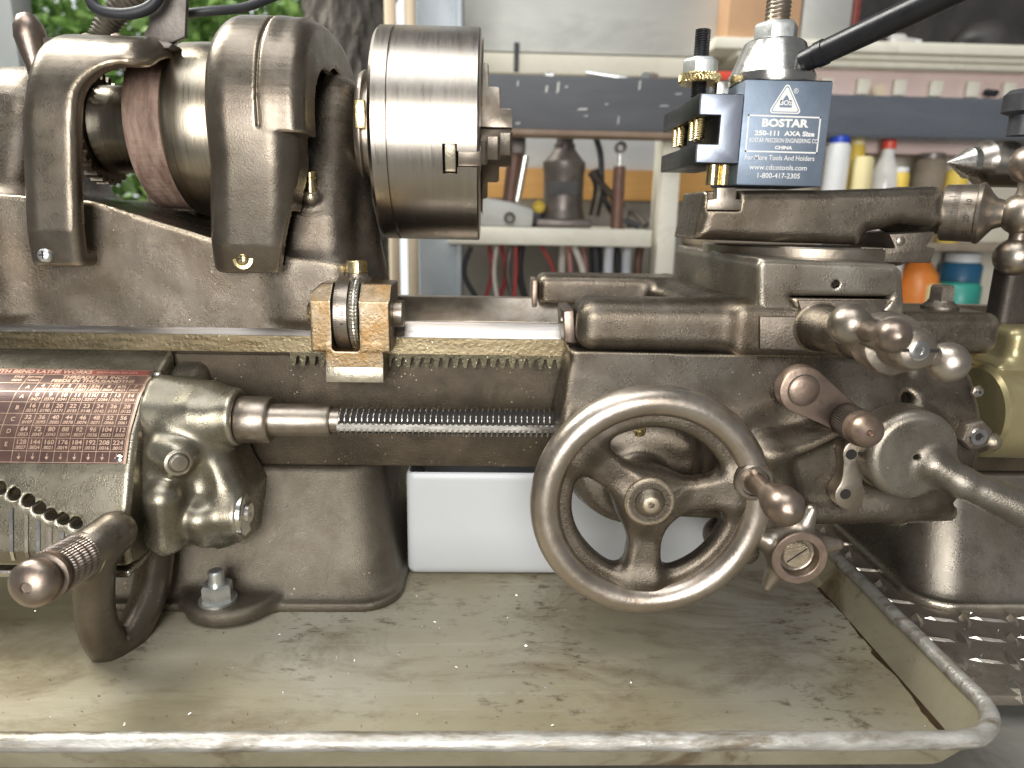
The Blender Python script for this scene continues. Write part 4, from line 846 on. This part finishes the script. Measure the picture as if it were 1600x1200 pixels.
def eb_fn(X, Y, Z): return sm(rbox(X, Y, Z, (ex+4, -92, ez+15), (ex+60, -60, ez+29), 4), rbox(X, Y, Z, (ex+12, -88, ez+20), (ex+60, -62, -104), 6), 8)
casting('bearing_bracket', eb_fn, (ex-2, -100, ez+12), (ex+64, -56, -98), 1.4, 'olive_paint', EB)
# ------------------------------------------------------------------ lamp bracket and cables on the headstock
LB = empty('lamp_bracket', W(170, 78, -40), 'flat steel bar with upright plate bolted over the gear guard', 'bracket')
obj('flat_bar', prism(PXZ([(66, 59), (150, 59), (151, 77), (68, 76)], -40), 'y', -42, -12), 'bar_steel', LB, bevel=.6)
obj('flat_bar', prism(PXZ([(150.6, 59), (232, 60), (262, 64), (272, 70), (266, 77), (151, 77)], -40), 'y', -42, -12), 'bar_steel', LB, bevel=.6)
obj('upright_plate', prism(PXZ([(222, 60), (233, 40), (236, -40), (294, -40), (290, 58), (268, 68), (240, 61)], -36), 'y', -37, -33), 'bar_steel', LB, bevel=.6)
for px in (137, 184): obj('rivet', rings([(0, 4), (1.2, 3.4), (2.2, 1.4), (2.3, 0)], W(px, 59, -30), (0, 0, 1), 20), 'copper_patina', LB)
cpth = [W(158, 60, -18), W(170, 35, -18), W(196, 5, -16), W(225, -25, -14)]
fc = tag(obj('flexible_conduit', tube(cp := spline(cpth, 16), [6.6+.7*math.sin(i*2.1) for i in range(len(cp))], 16), 'conduit', None, 60), 'ribbed grey flexible conduit rising beside the lamp bracket', 'conduit')
def cable(name, pts, r, mt, label, cat='cable', group=None): return tag(obj(name, tube(spline(pts, 8), r, 10), mt, None, 80), label, cat, group)
cable('power_cable', [W(136, -20, -45), W(146, 8, -47), W(168, 20, -48), W(205, 21, -48), W(238, 8, -46), W(258, -25, -44)], 3.1, 'black_rubber', 'black cable looped in front of the flexible conduit')
cable('power_cable', [W(292, 21, -20), W(330, 17, -18), W(380, 12, -10), W(430, -6, 0)], 2.6, 'black_rubber', 'thin black cable running right from the upright plate')
# ------------------------------------------------------------------ background
def pbox(name, px0, py0, px1, py1, Y, dep, mt, par=None, bev=1.0):
    a, b = W((px0+px1)/2, py0, Y), W((px0+px1)/2, py1, Y); l, r = W(px0, (py0+py1)/2, Y), W(px1, (py0+py1)/2, Y)
    return obj(name, box(l[0], r[0], Y, Y+dep, b[2], a[2]), mt, par, bevel=bev)
tag(obj('garage_wall', box(W(723, 100, 930)[0], 1900, 930, 960, -900, 900), 'grey_wall'), 'plain grey-beige garage wall behind the shelves', 'wall', None)
tag(obj('garage_floor', box(-1500, 1900, 470, 2600, -912, -902), 'grey_wall'), kind='structure')
pn = empty('cabinet', W(930, 118, 900), 'pale grey sheet steel cabinet above the dark beam', 'cabinet')
pbox('panel_sheet', 722, -60, 1130, 84, 880, 20, 'panel_grey', pn); pbox('panel_sill', 724, 86, 1112, 117, 872, 30, 'panel_cream', pn)
tag(pbox('chalk_mark', 803, 66, 811, 112, 868, 3, 'black_rubber'), 'thin black strip stuck on the grey steel panel', 'strip')
BM = empty('steel_beam', W(915, 210, 600), 'scuffed dark steel beam with brown lower lip behind the chuck', 'beam')
zt_, zb_ = W(915, 119, 600)[2], W(915, 204, 600)[2]; xb0, xb1 = W(735, 160, 600)[0], W(1180, 160, 600)[0]
obj('web', box(xb0, xb1, 600, 606, zb_, zt_), 'beam_paint', BM, bevel=1.5); obj('top_flange', box(xb0, xb1, 606.2, 670, zt_-6, zt_), 'beam_paint', BM, bevel=1.5); obj('lip', box(xb0, xb1, 597, 640, zb_-8, zb_-.3), 'beam_lip', BM, bevel=1)
for i in range(15):
    x = random.uniform(xb0+60, xb1-60); z = random.uniform(zb_+6, zt_-4); w, h = (random.uniform(2, 9), random.uniform(.6, 1.6)) if random.random() < .5 else (random.uniform(1, 2.2), random.uniform(3, 10))
    obj('paint_chip', ([(x-w, 599.8, z-h), (x+w*.8, 599.8, z-h*.6), (x+w, 599.8, z+h), (x-w*.5, 599.8, z+h*.7)], [(0, 1, 2, 3)]), 'panel_grey', BM, 0)
rb1 = tag(obj('steel_tube', box(W(1190, 180, 800)[0], 1500, 800, 880, W(1450, 218, 800)[2], W(1450, 150, 800)[2]), 'tube_paint', bevel=8, segs=4), 'smooth dark square steel tube behind the tool post and tailstock', 'steel tube')
def stick(name, a, b, r, mt, label, cat, Y1=None): return tag(obj(name, tube([a, b], r, 14), mt), label, cat)
stick('bolt', W(852, 121, 630)+np.array([0, 0, 2]), W(864, 121, 630)+np.array([0, 0, 2]), 5, 'zinc', 'small zinc bolt lying on the dark beam', 'bolt')
stick('metal_rod', W(916, 117, 630)+np.array([0, 0, 3]), W(995, 129, 615)+np.array([0, 0, 3]), 3.2, 'zinc', 'thin pale rod lying along the dark beam', 'rod')
stick('socket', W(1008, 122, 605), W(1022, 122, 625), 8, 'zinc', 'short round pale socket on the dark beam', 'socket')
stick('red_screwdriver', W(1108, 122, 640), W(1150, 122, 640), 9, 'red_cap', 'red screwdriver handle lying on the beam behind the tool holder', 'screwdriver')
stick('metal_pipe', W(1540, 148, 840)+np.array([0, 0, 4]), W(1556, 150, 820)+np.array([0, 0, 4]), 6, 'black_rubber', 'short black pipe lying on the square steel tube', 'pipe')
tag(obj('wood_scrap', revolve([(0, 12), (8, 12), (8, 9)], W(1371, 144, 830), (.3, -1, 0), 20), 'dowel'), 'round wooden offcut lying on the square steel tube', 'wood')
SH = empty('storage_shelf', W(880, 385, 620), 'cream painted steel shelf carrying the bottle jack', 'shelf')
a, b = W(880, 357, 620), W(880, 384, 620); l, r = W(700, 370, 620), W(1019, 370, 620)
obj('shelf_board', box(l[0], r[0], 620, 910, b[2], a[2]), 'cream_paint', SH, bevel=2); zsh = a[2]
u = W(1045, 330, 640); obj('upright', box(W(1030, 330, 640)[0], W(1059, 330, 640)[0], 640, 700, -700, W(1045, 205, 640)[2]), 'cream_paint', SH, bevel=2)
tag(pbox('white_board', 745, 190, 1032, 264, 912, 12, 'white_paint'), 'white board on the wall above the orange plank', 'board')
tag(pbox('wooden_plank', 745, 265, 1120, 312, 905, 18, 'orange_wood'), 'orange wooden plank on the wall behind the bottle jack', 'plank')
sc = 1/0.935
jx = W(880, 300, 720); jz = zsh
BJ = empty('bottle_jack', (jx[0], 720, jz), 'rusty grey bottle jack with pump linkage standing on the cream shelf', 'jack')
obj('jack_base', box(jx[0]-46, jx[0]+46, 686, 760, jz, jz+14), 'rusty_grey', BJ, bevel=4)
obj('jack_body', rings([(14, 38), (24, 35), (34, 33), (88, 33), (91, 34.5), (104, 34.5), (107, 31), (122, 19), (124, 17), (132, 17), (133, 14), (150, 14)], (jx[0], 720, jz), (0, 0, 1), 40), 'rusty_grey', BJ, 40)
obj('pump_link', tube(spline([(jx[0]+46, 705, jz+90), (jx[0]+56, 700, jz+65), (jx[0]+50, 700, jz+20)], 5), [9]*11, 10), 'dark_iron', BJ)
obj('pump_arm', tube([(jx[0]+40, 698, jz+88), (jx[0]+95, 690, jz+34)], 6, 10), 'dark_iron', BJ); obj('jack_label', box(jx[0]-24, jx[0]+20, 684.5, 686.2, jz+52, jz+72), 'dark_bag', BJ)
obj('clevis', box(jx[0]+84, jx[0]+104, 690, 716, jz, jz+38), 'rusty_grey', BJ, bevel=3)
sb = W(966, 300, 690)
SA = empty('shock_absorber', (sb[0], 690, zsh), 'brown steel damper tube with thin rod right of the jack', 'damper')
obj('damper_tube', rings([(0, 10), (96, 10), (98, 8)], (sb[0], 690, zsh), (0, 0, 1), 24), 'rust_tube', SA); obj('damper_rod', rings([(98, 3), (118, 3)], (sb[0], 690, zsh), (0, 0, 1), 14), 'zinc', SA)
obj('eye', revolve([(-7, 5), (-7, 9), (7, 9), (7, 5), (-7, 5)], (sb[0], 690, zsh+126), (0, 1, 0), 24), 'rusty_grey', SA)
s2 = W(800, 300, 700)
SA2 = empty('shock_absorber', (s2[0], 700, zsh), 'rusty damper with silver side tube between chuck jaws and jack', 'damper')
obj('damper_tube', tube([(s2[0]-8, 700, zsh), (s2[0]+4, 700, zsh+112)], 12, 20), 'rust_tube', SA2); obj('side_tube', tube([(s2[0]+8, 690, zsh+40), (s2[0]+20, 690, zsh+110)], 6, 16), 'bright_steel', SA2); obj('top_fitting', box(s2[0]-4, s2[0]+20, 690, 712, zsh+112, zsh+140), 'rusty_grey', SA2, bevel=3)
cl = W(790, 340, 660)
CLP = empty('pipe_clamp', (cl[0], 660, zsh), 'grey cast clamp with round bolt eye on the shelf', 'clamp')
obj('clamp_block', prism([(cl[0]-46, zsh), (cl[0]+42, zsh), (cl[0]+44, zsh+28), (cl[0]+10, zsh+38), (cl[0]-40, zsh+46)], 'y', 650, 690), 'panel_grey', CLP, bevel=4); obj('bolt_eye', revolve([(0, 5), (0, 9), (8, 9), (8, 5), (0, 5)], (cl[0]+6, 649.5, zsh+14), (0, -1, 0), 24), 'dark_iron', CLP)
tag(obj('yellow_ball', rings([(-11*math.cos(t), 11*math.sin(t)) for t in np.linspace(0, math.pi, 12)], (W(842, 318, 700)[0], 700, zsh+32), (0, 0, 1), 20), 'yellow_can', None, 80), 'small yellow knob beside the bottle jack', 'knob')
tag(obj('black_block', box(W(828, 320, 700)[0], W(852, 320, 700)[0]-4, 695, 740, zsh, zsh+30), 'black_rubber', bevel=4), 'black rubber block left of the bottle jack', 'block')
cable('black_hose', [W(925, 200, 740), W(938, 240, 740), W(942, 300, 735), W(960, 335, 700), (W(1000, 340, 690)[0], 690, zsh+4)], 5, 'black_rubber', 'black rubber hose drooping right of the bottle jack', 'hose')
cable('hose_coil', [(W(985, 340, 700)[0], 700, zsh+5), (W(975, 335, 720)[0], 720, zsh+22), (W(990, 330, 740)[0], 740, zsh+26), (W(1010, 340, 720)[0], 720, zsh+6)], 6, 'rusty_grey', 'coiled grey hose end on the cream shelf', 'hose')
wires = [(736, 726, 758, 'black_rubber', 5), (764, 768, 752, 'red_wire', 4), (776, 772, 780, 'white_wire', 4), (783, 790, 774, 'red_wire', 4.5), (798, 794, 806, 'rusty_grey', 6), (806, 806, 802, 'red_wire', 3.5), (815, 812, 826, 'black_rubber', 7), (846, 866, 858, 'red_wire', 3.5), (880, 878, 884, 'white_wire', 7), (888, 892, 896, 'pink_wire', 5), (897, 912, 915, 'white_wire', 6), (910, 916, 912, 'pink_wire', 4), (930, 932, 930, 'black_rubber', 12), (952, 950, 955, 'clear_wrap', 9), (962, 966, 960, 'black_rubber', 7), (980, 978, 984, 'clear_wrap', 9), (1000, 996, 1002, 'rust_tube', 8)]
clab = ['black cable hanging just right of the blue-grey post', 'red cable crossing behind the first white wire', 'thin off-white wire between two red cables', 'thicker red cable beside the grey hanging hose', 'grey hose between red cables under the shelf', 'thin red wire beside the thick black hose', 'thick black hose right of the thin red wire', 'lone red wire bowing under the jack base', 'fat off-white cable right of the lone red wire', 'pinkish cable beside the fat off-white one', 'off-white cable slanting across the pinkish wires', 'thin pinkish wire bowing beside the slanting white cable', 'very thick black cable between pink wire and wrapped hose', 'pale plastic-wrapped hose right of the very thick black cable', 'black cable between two pale wrapped hoses', 'pale plastic-wrapped hose beside the brown pipe', 'brown rusty pipe hanging under the shelf end']
for i, (a, b, c, mt, r) in enumerate(wires):
    Y = 640+(i*37) % 60
    cable('hanging_cable', [(W(a, 388, Y)[0], Y, W(a, 385, 620)[2]-1), W(b, 430, Y), W(c, 500, Y), W(c, 620, Y)], r*.85, mt, clab[i], 'cable', 'cables hanging under the shelf')
for px, lb in ((613, 'pale wooden dowel beside the tree trunk'), (643, 'pale wooden dowel beside the grey steel post')):
    p = W(px, 200, 520); tag(obj('wooden_dowel', tube([(p[0], 520, -700), (p[0], 520, 700)], 7.6, 20), 'dowel', None, 60), lb, 'dowel')
p = W(606, 20, 560); tag(obj('red_rod', tube([(p[0], 560, 130), (p[0], 560, 500)], 4, 12), 'red_wire'), 'thin red rod upright behind the wooden dowels', 'rod')
tag(obj('steel_post', merge(box(W(652, 200, 640)[0], W(713, 200, 640)[0], 640, 700, -800, 800), box(W(713, 200, 640)[0]+.3, W(722, 200, 640)[0], 634, 706, -800, 800)), 'post_blue_grey', bevel=1.5), 'blue-grey painted steel post behind the chuck', 'post')
# right-hand side: mantel, boxes, bottles
MT = empty('mantel_shelf', W(1350, 150, 860), 'cream moulded mantel shelf with small dentil blocks on a pinkish frieze', 'mantel')
def mbox(nm, y0, y1, Y0, Y1, mt, x0=1115, bev=2): a, b = W(1380, y0, Y0), W(1380, y1, Y0); return obj(nm, box(W(x0, 90, Y0)[0], 1500, Y0, Y1, b[2], a[2]), mt, MT, bevel=bev)
mbox('top_board', 64, 82, 800, 940, 'cream_paint'); mbox('cove', 82.5, 94, 815, 930, 'cream_paint', 1150, 5); mbox('bead', 94.5, 106, 825, 930, 'cream_paint', 1180, 4); mbox('frieze', 106.5, 240, 850, 930, 'pinkish', 1190)
d0 = None
for k in range(9):
    x = W(1290+k*57, 136, 845)[0]; a, b = W(1290, 122, 845)[2]-k*.6, W(1290, 147, 845)[2]-k*.6
    if d0 is None: d0 = obj('dentil', box(x-11, x+11, 838, 849.8, b, a), 'cream_paint', MT, bevel=1.5); xx = x
    else: o = d0.copy(); COL.objects.link(o); o.location.x += (x-xx)*MM
ztop = W(1380, 64, 800)[2]
def sbox(name, p0, p1, ytop, Y, dep, mt, label, cat): return tag(obj(name, box(W(p0, 40, Y)[0], W(p1, 40, Y)[0], Y, Y+dep, ztop, W((p0+p1)/2, ytop, Y)[2]), mt, None, bevel=2), label, cat)
sbox('cardboard_box', 1137, 1250, -60, 815, 100, 'cardboard', 'brown cardboard box on the cream mantel', 'box'); sbox('carton', 1253, 1329, -60, 815, 100, 'panel_grey', 'pale grey carton beside the cardboard box on the mantel', 'box')
sbox('red_book', 1331, 1342, -40, 830, 80, 'plate_band', 'dark red book upright beside the pale carton', 'book')
tag(obj('cupboard_back', box(W(1336, 30, 925)[0], 1500, 912, 928, ztop, 800), 'dark_bag'), 'dark cupboard back above the cream mantel', 'panel')
p = W(1400, 55, 850)
GBt = empty('glass_bottle', (p[0], 850, ztop), 'small clear bottle lying on the cream mantel', 'bottle')
obj('bottle_body', rings([(0, 10), (2, 12), (26, 12), (32, 6), (44, 5), (46, 3)], (p[0]-14, 850, ztop+12), (1, -.1, .0), 24), 'clear_bottle', GBt, 50); obj('bottle_cap', rings([(46, 4), (58, 2)], (p[0]-14, 850, ztop+12), (1, -.1, 0), 16), 'white_paint', GBt)
p = W(1560, 40, 860)
def bag(X, Y, Z): return sm(ln((X-p[0])/1.35, Y-870, (Z-ztop-12)/.95)-48, rbox(X, Y, Z, (p[0]-80, 830, ztop-10), (p[0]+90, 910, ztop+14), 8), 10)
tag(casting('black_bag', lambda X, Y, Z: np.maximum(bag(X, Y, Z), ztop+.5-Z), (p[0]-95, 800, ztop-5), (p[0]+95, 925, ztop+75), 4, 'dark_bag'), 'rounded black bag resting on the cream mantel', 'bag')
zs1 = W(1450, 378, 860)[2]; zs2 = W(1450, 492, 860)[2]
tag(obj('wall_shelf', box(W(1100, 380, 780)[0], 1500, 780, 930, zs1-14, zs1), 'brown_clutter', bevel=2), 'brown wooden shelf holding the white and red-capped bottles', 'shelf')
tag(obj('wall_shelf', box(W(1100, 500, 780)[0], 1500, 780, 930, zs2-14, zs2), 'brown_clutter', bevel=2), 'brown lower shelf holding orange and teal jugs', 'shelf')
tag(obj('shelf_back', box(W(1200, 300, 926)[0], 1500, 918, 929, zs2, W(1450, 200, 918)[2]), 'panel_cream'), 'cream board backing the bottle shelves', 'board')
def bottle(name, pc_, ptop, w, zs, Y, mt, label, cat='bottle', cap=None, caph=10, shape='can', lab=None):
    x = W(pc_, 250, Y)[0]; zt2 = W(pc_, ptop, Y)[2]; k = 1.21; r = w*k/2; h = zt2-zs
    e = empty(name, (x, Y, zs), label, cat)
    if shape == 'can': pr = [(0, r*.94), (2, r), (h-caph-6, r), (h-caph, r*.82)]
    elif shape == 'neck': pr = [(0, r*.92), (3, r), (h*.55, r), (h*.7, r*.85), (h*.85, r*.42), (h-caph, r*.38)]
    else: pr = [(0, r*.95), (3, r), (h*.5, r), (h*.62, r*.92), (h*.8, r*.5), (h-caph, r*.3)]
    obj('bottle_body', rings(pr, (x, Y, zs), (0, 0, 1), 32), mt, e, 50)
    cr = {'can': r*.84, 'neck': r*.45, 'jug': r*.36}[shape]
    if cap: obj('bottle_cap', rings([(h-caph+.2, cr), (h-1.5, cr), (h, cr*.9)], (x, Y, zs), (0, 0, 1), 28), cap, e)
    if lab: obj('bottle_label', revolve([(h*lab[1], r+.25), (h*lab[2], r+.25)], (x, Y, zs), (0, 0, 1), 32), lab[0], e, 50)
bottle('spray_can', 1308, 213, 34, zs1, 815, 'white_paint', 'white can with bright blue cap on the bottle shelf', 'can', 'blue_cap', 12, 'can', ('blue_jug', .28, .42))
bottle('spray_can', 1337, 214, 24, zs1, 840, 'yellow_can', 'yellow can between the blue-capped and red-capped bottles', 'can', 'pale_yellow', 14, 'can', ('label_red', .2, .35))
bottle('cleaner_bottle', 1386, 220, 44, zs1, 820, 'clear_bottle', 'clear bottle with red cap on the bottle shelf', 'bottle', 'red_cap', 14, 'neck', ('white_paint', .15, .5))
bottle('oil_tin', 1350, 245, 28, zs1, 800, 'pale_yellow', 'pale yellow bottle with red label beside the red-capped one', 'bottle', None, 0, 'can', ('label_red', .2, .42))
bottle('oil_tin', 1412, 262, 22, zs1, 805, 'yellow_can', 'short yellow bottle just right of the red-capped bottle', 'bottle', 'white_paint', 8, 'can')
bottle('tin', 1455, 240, 46, zs1, 850, 'brown_clutter', 'brown dusty tin behind the pointed centre', 'tin', 'rusty_grey', 10, 'can')
bottle('tin', 1500, 258, 30, zs1, 830, 'yellow_can', 'yellow tin below the pointed tailstock centre', 'tin', 'white_paint', 8, 'can')
bottle('white_jug', 1418, 405, 30, zs2, 830, 'white_paint', 'white jug beside the cross slide on the lower shelf', 'jug', None, 0, 'can')
bottle('orange_jug', 1462, 388, 62, zs2, 840, 'orange_jug', 'orange jug with tapered neck on the lower shelf', 'jug', 'white_paint', 12, 'jug')
bottle('yellow_tin', 1496, 445, 30, zs2, 800, 'pale_yellow', 'small pale yellow tin between orange and teal jugs', 'tin', None, 0, 'can')
bottle('teal_jug', 1532, 442, 60, zs2, 800, 'teal_jug', 'squat teal jug on the lower shelf', 'jug', None, 0, 'can', ('yellow_can', .1, .45))
bottle('blue_jug', 1530, 395, 60, zs2, 880, 'blue_jug', 'tall blue jug with white cap behind the teal one', 'jug', 'white_paint', 18, 'can')
# ------------------------------------------------------------------ garden beyond the open side
tag(obj('sky', ([(-6000, 6000, -2500), (600, 6000, -2500), (600, 6000, 5000), (-6000, 6000, 5000)], [(0, 1, 2, 3)]), 'sky_white' if mat('sky_white', (0, 0, 0), emit=((.93, .97, 1.0), 1.1)) else '', None, 0), kind='structure')
tag(obj('garden_ground', box(-5000, 300, 1250, 6000, -1010, -1000), 'brown_clutter'), kind='structure')
c = W(546, 150, 1500); V = []; na, nz = 96, 150
for j in range(nz):
    z = -1000+j*2200/nz
    for k in range(na):
        q = 2*math.pi*k/na; r = 108+24*math.exp(-(z+1000)/200)
        rg = math.sin(q*13+2.2*math.sin(z*.012)+1.5*math.sin(z*.031+q*3))+.6*math.sin(q*23+z*.05+2*math.sin(q*5))+.8*math.sin(z*.06+3*math.sin(q*7))
        r += 6.5*rg+random.uniform(-2, 2); V.append((c[0]+r*math.cos(q)+z*.02, 1500+r*math.sin(q), z))
tr = empty('tree', (c[0], 1500, -1000), 'dark rough-barked tree trunk seen behind the chuck', 'tree')
obj('trunk', (V, [(i*na+k, i*na+(k+1) % na, (i+1)*na+(k+1) % na, (i+1)*na+k) for i in range(nz-1) for k in range(na)]), 'bark', tr, 0)
def leaves(n, lo, hi, size, dens):
    V, Fc = [], []
    while len(Fc) < n:
        p = np.array([random.uniform(a, b) for a, b in zip(lo, hi)])
        if math.sin(p[0]*.011+1)*math.sin(p[2]*.013+.5*math.sin(p[0]*.02))+math.sin(p[1]*.01) < dens: continue
        a = rng.normal(0, 1, 3); a[2] *= .5; a /= np.linalg.norm(a); b = np.cross(a, rng.normal(0, 1, 3)); b /= np.linalg.norm(b); s = size*random.uniform(.6, 1.3); i = len(V)
        nn = np.cross(a, b)*s*.12
        V += [p, p+a*s*.5+b*s*.3-nn, p+a*s, p+a*s*.5-b*s*.3-nn]; Fc.append((i, i+1, i+2, i+3))
    return V, Fc
lo = (W(-30, 0, 2000)[0]-600, 1900, -350); hi = (W(480, 0, 2000)[0]+80, 2700, 1000)
sh = empty('garden_shrub', ((lo[0]+hi[0])/2, 2300, -1000), 'bright green leafy shrub outside behind the headstock', 'shrub')
tag(obj('foliage', leaves(15000, lo, hi, 62, -.75), 'leaf', sh, 0), kind='stuff')
for k in range(5):
    x = lo[0]+(hi[0]-lo[0])*(k+.5)/5; obj('stem', tube([(x, 2400, -1000), (x+40, 2350, -200), (x-30, 2380, 700)], [16, 12, 5], 10), 'bark', sh)
tag(obj('door_frame', box(W(-30, 50, 900)[0], W(23, 50, 900)[0], 900, 960, -900, 900), 'door_frame', bevel=3), 'grey painted door frame beside the green shrub', 'door frame')
# ------------------------------------------------------------------ swarf
V, Fc = [], []
def chip(x, y, z, s):
    a = rng.normal(0, 1, 3); a /= np.linalg.norm(a); b = np.cross(a, rng.normal(0, 1, 3)); b /= np.linalg.norm(b); i = len(V); p = np.array([x, y, z])
    V.extend([p-a*s*.5, p+b*s*.2, p+a*s*.5, p-b*s*.15+np.array([0, 0, s*.12])]); Fc.extend([(i, i+1, i+2), (i, i+2, i+3)])
for k in range(650): chip(min(204, random.gauss(-70, 120)), random.uniform(-205, -60), -274.5, random.uniform(.6, 2.0))
for k in range(160): chip(random.uniform(-100, 60), random.uniform(-64.5, -57), -127.2-random.uniform(.6, 1), random.uniform(.4, 1.2))
for k in range(160): chip(random.uniform(215, 330), random.uniform(-170, -95), -276.6, random.uniform(.5, 1.6))
tag(obj('metal_swarf', (V, Fc), 'bright_steel', None, 0), 'tiny bright metal chips scattered over the tray and ways', 'swarf', kind='stuff')
